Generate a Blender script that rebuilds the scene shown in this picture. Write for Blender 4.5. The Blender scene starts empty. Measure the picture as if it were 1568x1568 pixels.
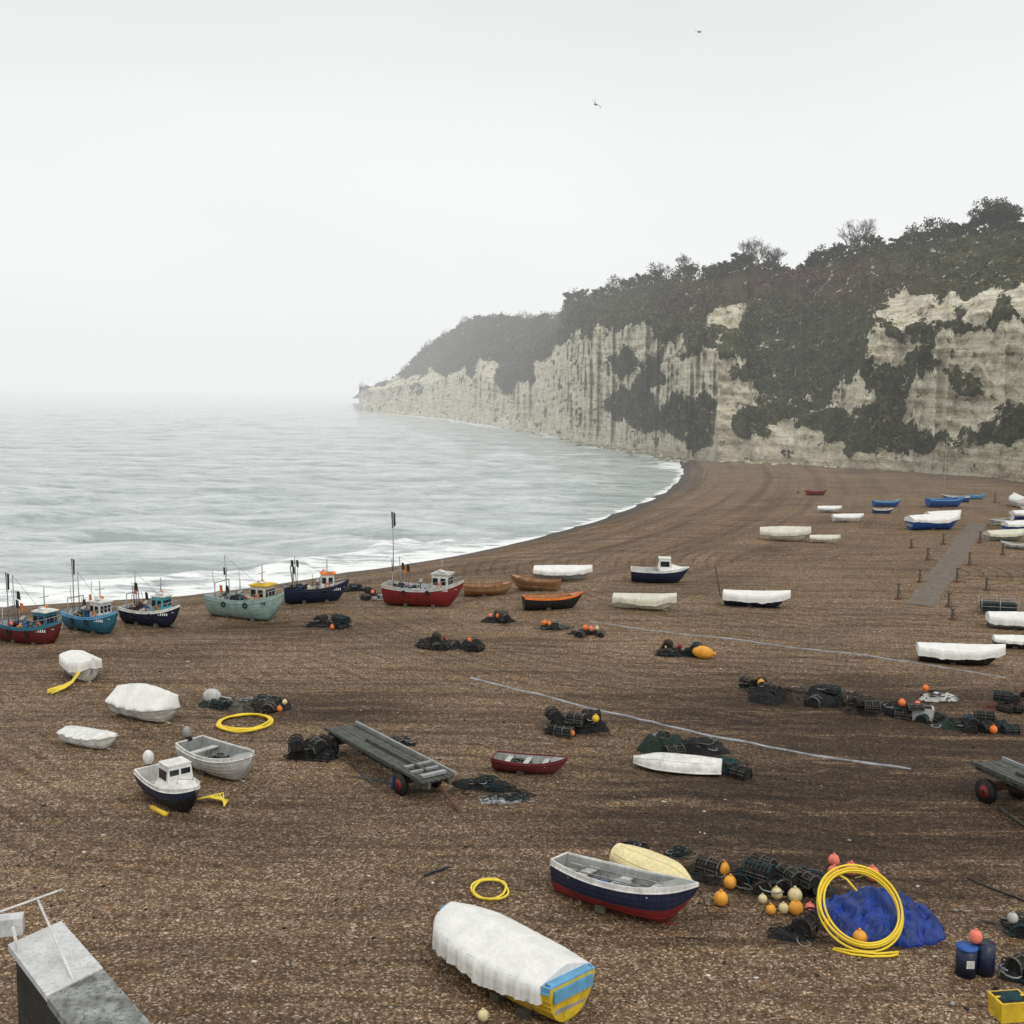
import bpy, math, random
import numpy as np
from mathutils import Vector, Matrix, Euler
random.seed(7); RNG=np.random.RandomState(11)
sc=bpy.context.scene
# ---------------------------------------------------------------- camera
H=15.0; F=1681.0; PITCH=math.radians(6.28); ROLL=math.radians(0.73); SEA=-2.0
cam=bpy.data.cameras.new('camera'); co=bpy.data.objects.new('camera',cam); sc.collection.objects.link(co)
R=Matrix.Rotation(math.pi/2-PITCH,3,'X')@Matrix.Rotation(ROLL,3,'Z')
co.matrix_world=Matrix.Translation((0,0,H))@R.to_4x4()
cam.sensor_width=36; cam.angle=2*math.atan(784/F); cam.clip_start=0.1; cam.clip_end=60000
sc.camera=co
sc.view_settings.view_transform='Standard'
try: sc.view_settings.look='None'
except: pass
sc.view_settings.exposure=0
def at_z(px,py,z=0.):
    d=R@Vector(((px-784)/F,-(py-784)/F,-1)); t=(z-H)/d.z
    return np.array([d.x*t,d.y*t])
def at_dist(px,py,dist):
    d=R@Vector(((px-784)/F,-(py-784)/F,-1)); t=dist/math.hypot(d.x,d.y)
    return np.array([d.x*t,d.y*t,H+d.z*t])
# ---------------------------------------------------------------- numpy noise
def _h(i,j,s):
    v=np.sin(i*127.1+j*311.7+s*74.7)*43758.5453
    return v-np.floor(v)
def vn(x,y,s=0):
    xi=np.floor(x); yi=np.floor(y); fx=x-xi; fy=y-yi
    fx=fx*fx*(3-2*fx); fy=fy*fy*(3-2*fy)
    a=_h(xi,yi,s);b=_h(xi+1,yi,s);c=_h(xi,yi+1,s);d=_h(xi+1,yi+1,s)
    return (a*(1-fx)+b*fx)*(1-fy)+(c*(1-fx)+d*fx)*fy
def fbm(x,y,o=4,s=0):
    r=0;a=.5;t=0
    for k in range(o):
        r=r+a*vn(x,y,s+k);t+=a;a*=.5;x=x*2.03+3.1;y=y*2.03+1.7
    return r/t
def sst(a,b,x):
    t=np.clip((x-a)/(b-a),0,1); return t*t*(3-2*t)
# ---------------------------------------------------------------- shoreline
wl_px=[(-400,962),(-150,940),(0,930),(140,921),(280,913),(400,898),(540,876),(620,865),(700,851),(780,834),(850,817),(910,799),(960,781),(1005,762),(1035,742),(1047,724),(1042,710),(1020,702)]
cl_base=[(550,630),(600,634),(640,637),(700,643),(740,650),(800,658),(850,668),(900,680),(960,689),(1000,695),(1050,702),(1100,704),(1200,709),(1300,717),(1400,723),(1500,731),(1568,738),(1800,765),(2200,830),(2700,930)]
WL=[(-900,-300),(-400,10),(-160,62)]+[tuple(at_z(x,y,SEA)) for x,y in wl_px]
WL+= [tuple(at_z(x,y,SEA)) for x,y in cl_base[9::-1]]
tip=at_z(550,630,SEA)
WL+=[(tip[0]-3,tip[1]+18),(tip[0]+20,tip[1]+90),(tip[0]+120,tip[1]+260),(900,2500),(9000,9000)]
WL=np.array(WL)
POLY=np.vstack([WL,[[9000,-900],[-900,-900]]])
def inside(P,x,y):
    r=np.zeros(x.shape,bool); n=len(P)
    for i in range(n):
        x1,y1=P[i];x2,y2=P[(i+1)%n]
        if y1==y2: continue
        c=((y1>y)!=(y2>y))&(x<(x2-x1)*(y-y1)/(y2-y1)+x1)
        r^=c
    return r
def shore(x,y):
    x=np.asarray(x,float);y=np.asarray(y,float)
    d=np.full(x.shape,1e9)
    for i in range(len(WL)-1):
        a=WL[i];b=WL[i+1];ab=b-a;t=np.clip(((x-a[0])*ab[0]+(y-a[1])*ab[1])/(ab@ab),0,1)
        d=np.minimum(d,np.hypot(x-a[0]-t*ab[0],y-a[1]-t*ab[1]))
    return np.where(inside(POLY,x,y),d,-d)
def gz_arr(x,y,fine=True):
    sd=shore(x,y)
    z=np.where(sd>0,SEA+2.0*(1-np.exp(-np.maximum(sd,0)/10.)),SEA-np.minimum(5,-sd*.16))
    land=np.clip(sd/10,0,1)
    z=z+land*((fbm(x*.12,y*.12,3,3)-.5)*.35+(fbm(x*.7,y*.7,2,8)-.5)*.12)
    z=z+land*.07*np.sin(sd*.75+3*fbm(x*.05,y*.05,2,5))*np.exp(-np.abs(sd-22)/18)
    return z,sd
def gz(x,y):
    return float(gz_arr(np.array([x]),np.array([y]))[0][0])
def G(px,py):
    z=0.
    for k in range(14):
        p=at_z(px,py,z); z=.5*z+.5*gz(p[0],p[1])
    return Vector((p[0],p[1],gz(p[0],p[1])))
# ---------------------------------------------------------------- materials
def nn(nt,t,props=None,ins=None):
    n=nt.nodes.new(t)
    for k,v in (props or {}).items(): setattr(n,k,v)
    for k,v in (ins or {}).items():
        s=n.inputs[k]
        if isinstance(v,bpy.types.NodeSocket): nt.links.new(v,s)
        else: s.default_value=v
    return n
def c4(c,m=1.): return (min(1,c[0]*m),min(1,c[1]*m),min(1,c[2]*m),1)
def newmat(name):
    m=bpy.data.materials.new(name); m.use_nodes=True; nt=m.node_tree; nt.nodes.clear()
    out=nn(nt,'ShaderNodeOutputMaterial'); bs=nn(nt,'ShaderNodeBsdfPrincipled'); nt.links.new(bs.outputs[0],out.inputs[0])
    return m,nt,bs,out
def mix(nt,f,a,b,mode='MIX'):
    n=nn(nt,'ShaderNodeMix',{'data_type':'RGBA','blend_type':mode})
    for k,v in ((0,f),(6,a),(7,b)):
        s=n.inputs[k]
        if isinstance(v,bpy.types.NodeSocket): nt.links.new(v,s)
        else: s.default_value=v
    return n.outputs[2]
def ramp(nt,f,stops,interp='LINEAR'):
    n=nn(nt,'ShaderNodeValToRGB',None,{0:f}); cr=n.color_ramp; cr.interpolation=interp
    while len(cr.elements)<len(stops): cr.elements.new(.5)
    for e,(p,c) in zip(cr.elements,stops):
        e.position=p; e.color=c if len(c)==4 else (*c,1)
    return n.outputs[0]
def math_(nt,op,a,b=0.,c=0.,clamp=False):
    n=nn(nt,'ShaderNodeMath',{'operation':op,'use_clamp':clamp},{0:a,1:b,2:c}); return n.outputs[0]
def noise(nt,vec,scale,detail=3,rough=.55,dist=0):
    return nn(nt,'ShaderNodeTexNoise',None,{'Vector':vec,'Scale':scale,'Detail':detail,'Roughness':rough,'Distortion':dist}).outputs[0]
def mapping(nt,vec,scale=(1,1,1),rot=(0,0,0),loc=(0,0,0)):
    return nn(nt,'ShaderNodeMapping',None,{'Vector':vec,'Scale':scale,'Rotation':rot,'Location':loc}).outputs[0]
MC={}
def pm(name,col,rough=.55,var=.18,scale=2.5,bump=.15,dirt=.3,dcol=(.10,.08,.06),metal=0.):
    if name in MC: return MC[name]
    m,nt,bs,out=newmat(name)
    tc=nn(nt,'ShaderNodeTexCoord').outputs['Object']
    n1=noise(nt,tc,scale,2); n2=noise(nt,mapping(nt,tc,(1,1,.45)),scale*5,3,.7)
    c=mix(nt,ramp(nt,n1,[(.35,(0,0,0)),(.65,(1,1,1))]),c4(col,1-var),c4(col,1+var*.6))
    c=mix(nt,math_(nt,'MULTIPLY',ramp(nt,n2,[(.48,(0,0,0)),(.7,(1,1,1))]),dirt),c,(*dcol,1))
    nt.links.new(c,bs.inputs['Base Color'])
    bs.inputs['Roughness'].default_value=rough; bs.inputs['Metallic'].default_value=metal
    bs.inputs['Specular IOR Level'].default_value=.35
    if bump>.3:
        b=nn(nt,'ShaderNodeBump',None,{'Strength':bump,'Distance':.05,'Height':n2}); nt.links.new(b.outputs[0],bs.inputs['Normal'])
    MC[name]=m; return m
WHITE=pm('white_paint',(.70,.70,.67)); CREAM=pm('cream_paint',(.62,.58,.45)); NAVY=pm('navy_paint',(.012,.02,.05),.4)
RED=pm('red_paint',(.22,.02,.02),.55); MAROON=pm('maroon_paint',(.13,.018,.022)); TEAL=pm('teal_paint',(.03,.16,.23))
MINT=pm('mint_paint',(.30,.42,.39)); GREY=pm('grey_paint',(.28,.29,.28)); LGREY=pm('light_grey_paint',(.5,.5,.48))
BLUE=pm('blue_paint',(.02,.09,.33)); LBLUE=pm('light_blue_paint',(.12,.35,.55)); YEL=pm('yellow_paint',(.70,.48,.03))
ORG=pm('orange_float',(.8,.2,.03)); PINK=pm('pink_float',(.85,.22,.15)); YBUOY=pm('amber_float',(.8,.36,.04)); WBUOY=pm('pale_float',(.72,.62,.33))
WOOD=pm('varnished_wood',(.24,.11,.045)); TWOOD=pm('tan_wood',(.34,.19,.09)); GWOOD=pm('weathered_timber',(.085,.08,.068),.85,.35,4,.5)
DARK=pm('dark_netting',(.016,.017,.018),.95,.5,6,.8,.5,(.06,.06,.055)); DGREEN=pm('green_netting',(.018,.032,.026),.95,.4,6,.8,.4,(.05,.07,.06)); BROWNN=pm('brown_netting',(.045,.032,.024),.95,.4,6,.8,.3)
TEALN=pm('teal_netting',(.014,.045,.055),.95,.4,6,.8,.4,(.04,.09,.1))
BLACK=pm('black_rubber',(.012,.012,.013),.7); STEEL=pm('galvanised_steel',(.33,.34,.35),.5,metal=.3); RUST=pm('rusty_iron',(.10,.045,.03),.8)
GLASS=pm('window_glass',(.02,.025,.03),.08,.1,2,0,0); TARP=pm('white_tarpaulin',(.76,.76,.73),.6,.08,1.5,.4,.22,(.3,.3,.27)); GTARP=pm('pale_tarpaulin',(.62,.61,.49),.6,.12,1.5,.4,.4,(.25,.26,.16))
BTARP=pm('blue_tarpaulin',(.008,.04,.24),.42,.5,2.5,.6,.15); HOSE=pm('yellow_hose',(.82,.6,.03),.4,.08,2,0,.1); ROPEY=pm('yellow_rope',(.8,.62,.06),.7,.15,4,.3,.1)
CONC=pm('weathered_concrete',(.26,.27,.26),.9,.5,2.,.7,.9,(.05,.055,.045)); CONCW=pm('whitewashed_slab',(.56,.57,.57),.8,.14,2,.35,.5,(.25,.25,.22)); BLKF=pm('black_flag',(.02,.02,.02),.8)
STRAP=pm('grey_webbing',(.3,.31,.33),.8,.35,1.5,.3,.6,(.12,.1,.08)); PALEY=pm('pale_yellow_gelcoat',(.78,.68,.36),.4,.08)
MATTING=pm('rubber_matting',(.15,.13,.11),.9,.3,2,.5,.8,(.15,.10,.06)); TURQ=pm('turquoise_paint',(.08,.42,.45)); POTW=pm('pot_twine',(.12,.11,.10),.9,.4)
# ---------------------------------------------------------------- mesh builder
class MB:
    def __init__(s): s.v=[];s.f=[];s.m=[];s.mats=[];s.sm=[]
    def mi(s,mat):
        if mat not in s.mats: s.mats.append(mat)
        return s.mats.index(mat)
    def add(s,vs,fs,mat,smooth=False):
        o=len(s.v); s.v+= [tuple(v) for v in vs]; k=s.mi(mat)
        for f in fs: s.f.append([i+o for i in f]); s.m.append(k); s.sm.append(smooth)
    def box(s,c,sz,mat,rz=0.,tx=1.,ty=1.,ry=0.,rx=0.):
        x,y,z=[a/2 for a in sz]
        vs=[(-x,-y,-z),(x,-y,-z),(x,y,-z),(-x,y,-z),(-x*tx,-y*ty,z),(x*tx,-y*ty,z),(x*tx,y*ty,z),(-x*tx,y*ty,z)]
        M=Euler((rx,ry,rz)).to_matrix(); c=Vector(c)
        s.add([M@Vector(v)+c for v in vs],[(3,2,1,0),(4,5,6,7),(0,1,5,4),(1,2,6,5),(2,3,7,6),(3,0,4,7)],mat)
    def tube(s,pts,r,mat,n=6,closed=False,r2=None):
        pts=[Vector(p) for p in pts]; N=len(pts); vs=[];fs=[]
        for i,p in enumerate(pts):
            a=pts[(i-1)%N] if (closed or i>0) else p; b=pts[(i+1)%N] if (closed or i<N-1) else p
            t=(b-a); t=t.normalized() if t.length>1e-9 else Vector((0,0,1))
            u=t.cross(Vector((0,0,1)) if abs(t.z)<.9 else Vector((1,0,0))).normalized(); w=t.cross(u)
            rr=r if r2 is None else r+(r2-r)*i/(N-1)
            for k in range(n):
                A=2*math.pi*k/n; vs.append(p+u*math.cos(A)*rr+w*math.sin(A)*rr)
        for i in range(N if closed else N-1):
            for k in range(n):
                j=(i+1)%N; fs.append((i*n+k,i*n+(k+1)%n,j*n+(k+1)%n,j*n+k))
        if not closed: fs.append(list(range(n))[::-1]); fs.append([(N-1)*n+k for k in range(n)])
        s.add(vs,fs,mat,True)
    def ell(s,c,r,mat,nu=14,nv=9,rough=0.,seed=0,half=False):
        vs=[];fs=[]
        for j in range(nv+1):
            th=math.pi*j/nv
            for i in range(nu):
                ph=2*math.pi*i/nu; d=1.
                if rough: d+=rough*(random.random()-.5)*2
                z=math.cos(th)
                if half and z<0: z=z*.05
                vs.append((c[0]+r[0]*math.sin(th)*math.cos(ph)*d,c[1]+r[1]*math.sin(th)*math.sin(ph)*d,c[2]+r[2]*z*d))
        for j in range(nv):
            for i in range(nu): fs.append((j*nu+i,(j+1)*nu+i,(j+1)*nu+(i+1)%nu,j*nu+(i+1)%nu))
        s.add(vs,fs,mat,rough<.12)
    def grid(s,rows,mat,smooth=True,matf=None):
        n=len(rows[0]); o=len(s.v)
        for r in rows: s.v+=[tuple(p) for p in r]
        for i in range(len(rows)-1):
            for k in range(n-1):
                s.f.append([o+i*n+k,o+(i+1)*n+k,o+(i+1)*n+k+1,o+i*n+k+1]); s.m.append(s.mi(matf(i,k) if matf else mat)); s.sm.append(smooth)
    def obj(s,name,loc=(0,0,0),rot=(0,0,0)):
        me=bpy.data.meshes.new(name); me.from_pydata(s.v,[],s.f)
        for m in s.mats: me.materials.append(m)
        me.polygons.foreach_set('material_index',s.m); me.polygons.foreach_set('use_smooth',s.sm); me.update()
        o=bpy.data.objects.new(name,me); o.location=loc; o.rotation_euler=rot; sc.collection.objects.link(o); return o
def np_mesh(name,V,Q,mats,attrs=None,smooth=True,mi=None):
    me=bpy.data.meshes.new(name); me.vertices.add(len(V)); me.vertices.foreach_set('co',np.asarray(V,np.float32).ravel())
    k=Q.shape[1]; me.loops.add(Q.size); me.loops.foreach_set('vertex_index',Q.astype(np.int32).ravel())
    me.polygons.add(len(Q)); me.polygons.foreach_set('loop_start',np.arange(0,Q.size,k,dtype=np.int32)); me.polygons.foreach_set('loop_total',np.full(len(Q),k,np.int32))
    me.update(calc_edges=True)
    me.polygons.foreach_set('use_smooth',np.full(len(Q),smooth))
    for m in mats: me.materials.append(m)
    if mi is not None: me.polygons.foreach_set('material_index',mi.astype(np.int32))
    for a,val in (attrs or {}).items():
        at=me.attributes.new(a,'FLOAT','POINT'); at.data.foreach_set('value',np.asarray(val,np.float32).ravel())
    me.update(); o=bpy.data.objects.new(name,me); sc.collection.objects.link(o); return o
def gridq(nr,nc):
    i,j=np.meshgrid(np.arange(nr-1),np.arange(nc-1),indexing='ij'); a=(i*nc+j).ravel()
    return np.stack([a,a+1,a+nc+1,a+nc],1)
def axis(a0,step,grow,end):
    r=[0.]
    while r[-1]<end: r.append(r[-1]+step+grow*max(0,r[-1]-a0))
    return np.array(r)
# ---------------------------------------------------------------- ground
gx=axis(60,.75,.03,12000); gx=np.concatenate([-gx[:0:-1],gx]); gy=axis(120,.7,.03,12000)-30
X,Y=np.meshgrid(gx,gy); Z,SD=gz_arr(X,Y)
def blob(x,y,pts):
    r=np.zeros_like(x)
    for (px,py,rx,ry,w) in pts:
        p=at_z(px,py,0); r=np.maximum(r,w*np.exp(-((x-p[0])/rx)**2-((y-p[1])/ry)**2))
    return r
wet=blob(X,Y,[(1150,1260,8,4.5,1.4),(1300,1225,10,5,1.6),(1420,1140,10,6,1.5),(1540,1200,9,7,1.4),(1250,1315,8,3.5,1.4),(1240,1100,11,5,1.3),(520,1080,5,3,1.1),(430,960,8,2.5,.8),(1380,1065,12,4,1.1),(1040,1270,7,2.5,1.),(1450,1290,8,3.5,1.1),(800,1240,10,2,.6),(300,1270,8,1.5,.6)])
m,nt,bs,out=newmat('pebble_beach')
pos=nn(nt,'ShaderNodeNewGeometry').outputs['Position']
sdn=nn(nt,'ShaderNodeAttribute',{'attribute_name':'sd'}).outputs['Fac']; wt=nn(nt,'ShaderNodeAttribute',{'attribute_name':'wet'}).outputs['Fac']
v1=nn(nt,'ShaderNodeTexVoronoi',None,{'Vector':pos,'Scale':19.,'Randomness':1.}); v2=nn(nt,'ShaderNodeTexVoronoi',None,{'Vector':pos,'Scale':9.})
r1=nn(nt,'ShaderNodeSeparateColor',None,{0:v1.outputs['Color']}).outputs[0]; r2=nn(nt,'ShaderNodeSeparateColor',None,{0:v2.outputs['Color']}).outputs[1]
c=ramp(nt,r1,[(0,(.034,.022,.013)),(.35,(.128,.081,.043)),(.7,(.25,.165,.09)),(.86,(.37,.26,.155)),(.93,(.66,.54,.39)),(1,(.80,.71,.57))])
c2=ramp(nt,r2,[(0,(.085,.055,.032)),(.5,(.18,.117,.066)),(.92,(.28,.195,.115)),(.97,(.58,.48,.35))])
c=mix(nt,.34,c,c2)
big=noise(nt,pos,.09,2,.6); c=mix(nt,1.,c,ramp(nt,big,[(.3,(.84,.82,.80)),(.7,(1.18,1.15,1.12))]),'MULTIPLY')
st=noise(nt,mapping(nt,pos,(.05,.9,1),(0,0,.12)),1.,3,.65,.6); c=mix(nt,.8,c,ramp(nt,st,[(.36,(.6,.57,.56)),(.5,(1,1,1)),(.66,(1.12,1.1,1.08))]),'MULTIPLY')
st2=noise(nt,mapping(nt,pos,(.09,2.6,1),(0,0,-.28)),1.,3,.6,.8); c=mix(nt,.6,c,ramp(nt,st2,[(.38,(.5,.48,.47)),(.48,(1,1,1))]),'MULTIPLY')
cl=noise(nt,pos,2.2,3,.7); c=mix(nt,.65,c,ramp(nt,cl,[(.35,(.68,.67,.66)),(.65,(1.2,1.2,1.2))]),'MULTIPLY')
wav=nn(nt,'ShaderNodeTexWave',{'wave_type':'RINGS','rings_direction':'Z'},{'Vector':mapping(nt,pos,loc=(-34,-95,0)),'Scale':.28,'Distortion':2.5,'Detail':2.,'Detail Scale':.25,'Detail Roughness':.5}).outputs[1]
wav2=nn(nt,'ShaderNodeTexWave',{'wave_type':'RINGS','rings_direction':'Z'},{'Vector':mapping(nt,pos,loc=(12,2,0)),'Scale':.22,'Distortion':3.,'Detail':2.,'Detail Scale':.2,'Detail Roughness':.5}).outputs[1]
pat=ramp(nt,noise(nt,mapping(nt,pos,loc=(40,7,0)),.07,2),[(.48,(0,0,0)),(.6,(1,1,1))]); pat2=ramp(nt,noise(nt,mapping(nt,pos,loc=(-9,70,0)),.06,2),[(.5,(0,0,0)),(.62,(1,1,1))])
rut=math_(nt,'MAXIMUM',math_(nt,'MULTIPLY',pat,ramp(nt,wav,[(.0,(1,1,1)),(.3,(0,0,0))])),math_(nt,'MULTIPLY',pat2,ramp(nt,wav2,[(.0,(1,1,1)),(.3,(0,0,0))])))
c=mix(nt,math_(nt,'MULTIPLY',rut,.6),c,mix(nt,1.,c,(.5,.47,.46,1),'MULTIPLY'))
bv=nn(nt,'ShaderNodeCombineXYZ',None,{0:math_(nt,'MULTIPLY',sdn,.45),1:math_(nt,'MULTIPLY',nn(nt,'ShaderNodeSeparateXYZ',None,{0:pos}).outputs[0],.02)}).outputs[0]
bn=noise(nt,bv,1.,3,.6)
near=nn(nt,'ShaderNodeMapRange',None,{0:sdn,1:10.,2:45.,3:.9,4:.15}).outputs[0]
c=mix(nt,near,c,mix(nt,1.,c,ramp(nt,bn,[(.38,(.55,.5,.47)),(.52,(1,1,1)),(.7,(1.15,1.1,1.05))]),'MULTIPLY'))
wetline=nn(nt,'ShaderNodeMapRange',None,{0:math_(nt,'ADD',sdn,math_(nt,'MULTIPLY',big,4)),1:3.,2:7.,3:1.,4:0.}).outputs[0]
wsum=math_(nt,'MAXIMUM',wetline,math_(nt,'MULTIPLY',wt,ramp(nt,noise(nt,mapping(nt,pos,(.12,.8,1),(0,0,-.15)),1.,3,.7,1.),[(.34,(.3,.3,.3)),(.5,(1,1,1))]),clamp=True))
wsum=math_(nt,'MINIMUM',wsum,1.)
c=mix(nt,wsum,c,mix(nt,1.,c,(.30,.27,.26,1),'MULTIPLY'))
nt.links.new(c,bs.inputs['Base Color'])
nt.links.new(math_(nt,'SUBTRACT',.85,math_(nt,'MULTIPLY',wetline,.35)),bs.inputs['Roughness']); bs.inputs['Specular IOR Level'].default_value=.3
h=math_(nt,'ADD',math_(nt,'MULTIPLY',v1.outputs['Distance'],-.7),math_(nt,'MULTIPLY',rut,-.9)); h=math_(nt,'ADD',h,math_(nt,'MULTIPLY',cl,1.6))
b=nn(nt,'ShaderNodeBump',None,{'Strength':.9,'Distance':.09,'Height':h}); nt.links.new(b.outputs[0],bs.inputs['Normal'])
np_mesh('shingle_beach',np.stack([X,Y,Z],-1).reshape(-1,3),gridq(*X.shape),[m],{'sd':SD,'wet':wet})
# ---------------------------------------------------------------- sea
sx=axis(40,1.3,.016,16000); sx=np.concatenate([-sx[:0:-1],sx]); sy=axis(20,.55,.0135,24000)+30
X,Y=np.meshgrid(sx,sy); SD=shore(X,Y); Z=np.zeros_like(X)
wx=(fbm(X*.02,Y*.02,2,21)-.5)*9; wy=(fbm(X*.03,Y*.035,2,31)-.5)*12
for k in range(16):
    lam=3.2*1.13**k; an=math.radians(-90+RNG.normal()*17-4); a=.015*lam**.9*(.6+.8*RNG.rand())
    fade=np.exp(-Y/(lam*90))
    ph=(X*math.cos(an)+Y*math.sin(an)+wx*.3+wy)*2*math.pi/lam+RNG.rand()*6.28
    s_=np.sin(ph); Z+=a*fade*(s_+.3*np.cos(2*ph))
Z*=(.45+1.1*fbm(X*.012,Y*.02,2,40))
HT=np.clip(Z/.4,-1,1)
sh=np.clip(-SD/14,0,1); bay=sst(0,60,X)*sst(330,150,Y); Z=Z*(.2+.8*sh)*(1-.6*bay); HT=HT*(.3+.7*sh)*(1-.5*bay)
BR=(np.exp(-((-SD-7-3*fbm(X*.04,Y*.04,2,50))/1.3)**2)*sst(.4,.6,fbm(X*.05,Y*.05,2,70))+.8*np.exp(-((-SD-15-6*fbm(X*.03,Y*.03,2,60))/1.8)**2)*sst(.42,.6,fbm(X*.05,Y*.05,2,71)))*np.where(X<0,1,.4)*(SD<0); Z+=.25*BR; Z+=SEA
left=sst(5,-12,X); rocks=np.zeros_like(X)
for q in [(1015,712),(960,697),(900,686),(820,668)]:
    p=at_z(q[0],q[1],SEA); rocks=np.maximum(rocks,np.exp(-((X-p[0])**2+(Y-p[1])**2)/15**2))
m,nt,bs,out=newmat('sea_water')
pos=nn(nt,'ShaderNodeNewGeometry').outputs['Position']; A=lambda n_:nn(nt,'ShaderNodeAttribute',{'attribute_name':n_}).outputs['Fac']
dist=math_(nt,'MULTIPLY',A('sd'),-1.)
f1=noise(nt,mapping(nt,pos,(.35,1.,1),(0,0,.08)),.8,4,.65,.4); f2=noise(nt,mapping(nt,pos,(.26,1.,1),(0,0,.05)),.26,4,.68,.3)
tone=math_(nt,'ADD',math_(nt,'ADD',math_(nt,'MULTIPLY',f1,.65),math_(nt,'MULTIPLY',f2,.85)),math_(nt,'MULTIPLY',A('ht'),.08))
base=ramp(nt,tone,[(.58,(.29,.335,.33)),(.74,(.44,.48,.475)),(.92,(.60,.635,.63))])  # crests and streaks lightened, troughs darkened in colour, standing in for sky reflection
green=nn(nt,'ShaderNodeMapRange',None,{0:A('bay'),1:0.,2:1.,3:0.,4:.9}).outputs[0]
base=mix(nt,green,base,mix(nt,1.,base,(.60,.68,.56,1),'MULTIPLY'))
fz=nn(nt,'ShaderNodeMapRange',None,{0:math_(nt,'DIVIDE',dist,math_(nt,'ADD',math_(nt,'ADD',2.5,math_(nt,'MULTIPLY',A('left'),14.)),math_(nt,'MULTIPLY',A('rocks'),16.))),1:0.,2:1.,3:.34,4:-.14}).outputs[0]
fo=math_(nt,'ADD',math_(nt,'ADD',f1,fz),math_(nt,'MULTIPLY',A('brk'),.15))
foam=nn(nt,'ShaderNodeMapRange',None,{0:fo,1:.62,2:.78,3:0.,4:1.}).outputs[0]
nt.links.new(mix(nt,foam,base,(.84,.86,.85,1)),bs.inputs['Base Color'])
nt.links.new(math_(nt,'ADD',.14,math_(nt,'MULTIPLY',foam,.6)),bs.inputs['Roughness']); bs.inputs['IOR'].default_value=1.33
b1=nn(nt,'ShaderNodeBump',None,{'Strength':1.,'Distance':.45,'Height':math_(nt,'ADD',f1,math_(nt,'MULTIPLY',f2,2.2))})
nt.links.new(b1.outputs[0],bs.inputs['Normal'])
np_mesh('sea',np.stack([X,Y,Z],-1).reshape(-1,3),gridq(*X.shape),[m],{'sd':SD,'brk':BR,'ht':HT,'left':left,'bay':bay,'rocks':rocks})
# ---------------------------------------------------------------- cliff / headland
ridge=[(550,595),(575,591),(600,581),(625,561),(650,532),(680,515),(715,490),(750,486),(800,487),(845,488),(856,486),(868,468),(880,461),(920,455),(960,444),(1000,434),(1050,431),(1100,422),(1150,410),(1215,415),(1260,402),(1310,388),(1350,382),(1420,369),(1480,358),(1568,349),(1800,320),(2700,260)]
setb=[(550,12),(600,60),(650,110),(715,150),(850,140),(866,70),(1000,50),(1200,58),(1568,62),(2700,60)]
tcs=[(550,.95),(600,.75),(650,.45),(740,.4),(780,.3),(830,.45),(880,.72),(1000,.72),(1030,.6),(1120,.5),(1160,.22),(1290,.22),(1330,.55),(1568,.6),(2700,.5)]
def ip(tab,x): return np.interp(x,[a for a,b in tab],[b for a,b in tab])
S=np.concatenate([np.arange(550,1600,1.5),np.arange(1600,2700,8.)])
B=[];T=[]
for s in S:
    yb=float(ip(cl_base,s)); zb=SEA if s<1000 else float(np.interp(s,[1000,1100],[SEA,-.35]))
    if s>1150: zb=-.1
    p=at_z(s,yb,zb); D=math.hypot(*p); t=at_dist(s,float(ip(ridge,s)),D+float(ip(setb,s)))
    B.append((p[0],p[1],zb)); T.append(tuple(t))
tb=B[0];tt=T[0]; ex=[((tb[0]+160,tb[1]+330,SEA),(tb[0]+230,tb[1]+260,52.)),((tb[0]+30,tb[1]+110,SEA),(tb[0]+70,tb[1]+100,30.)),((tb[0]+3,tb[1]+30,SEA),(tb[0]+18,tb[1]+36,tt[2]+2))]
B=[e[0] for e in ex]+B; T=[e[1] for e in ex]+T; S=np.concatenate([[520,535,546],S])
B=np.array(B);T=np.array(T)
def smooth1(a,n):
    k=np.ones(n)/n; p=np.pad(a,((n//2,n//2),(0,0)),'edge'); return np.stack([np.convolve(p[:,i],k,'valid') for i in range(3)],1)
B[4:]=smooth1(B[4:],9); T[4:]=smooth1(T[4:],5)
hd=T[:,:2]-B[:,:2]; hl=np.linalg.norm(hd,axis=1,keepdims=True)+1e-6; hd=hd/hl
tv=np.linspace(0,1,140); TC=ip(tcs,S)[:,None]; t=tv[None,:]
g=np.where(t<TC,.15*t/TC,.15+.85*np.clip((t-TC)/(1-TC+1e-6),0,1)**.9)
PX=B[:,None,0]+(T-B)[:,None,0]*g; PY=B[:,None,1]+(T-B)[:,None,1]*g; PZ=B[:,None,2]+(T-B)[:,None,2]*t
def proj(x,y,z):
    Ri=np.array(R.transposed()); d=np.stack([x,y,z-H],-1)@Ri.T
    return 784+F*d[...,0]/-d[...,2], 784-F*d[...,1]/-d[...,2]
U,Vv=proj(PX,PY,PZ)
nzx=(fbm(U*.05,Vv*.05,4,101)-.5)*50; nzy=(fbm(U*.05,Vv*.05,4,111)-.5)*50
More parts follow.
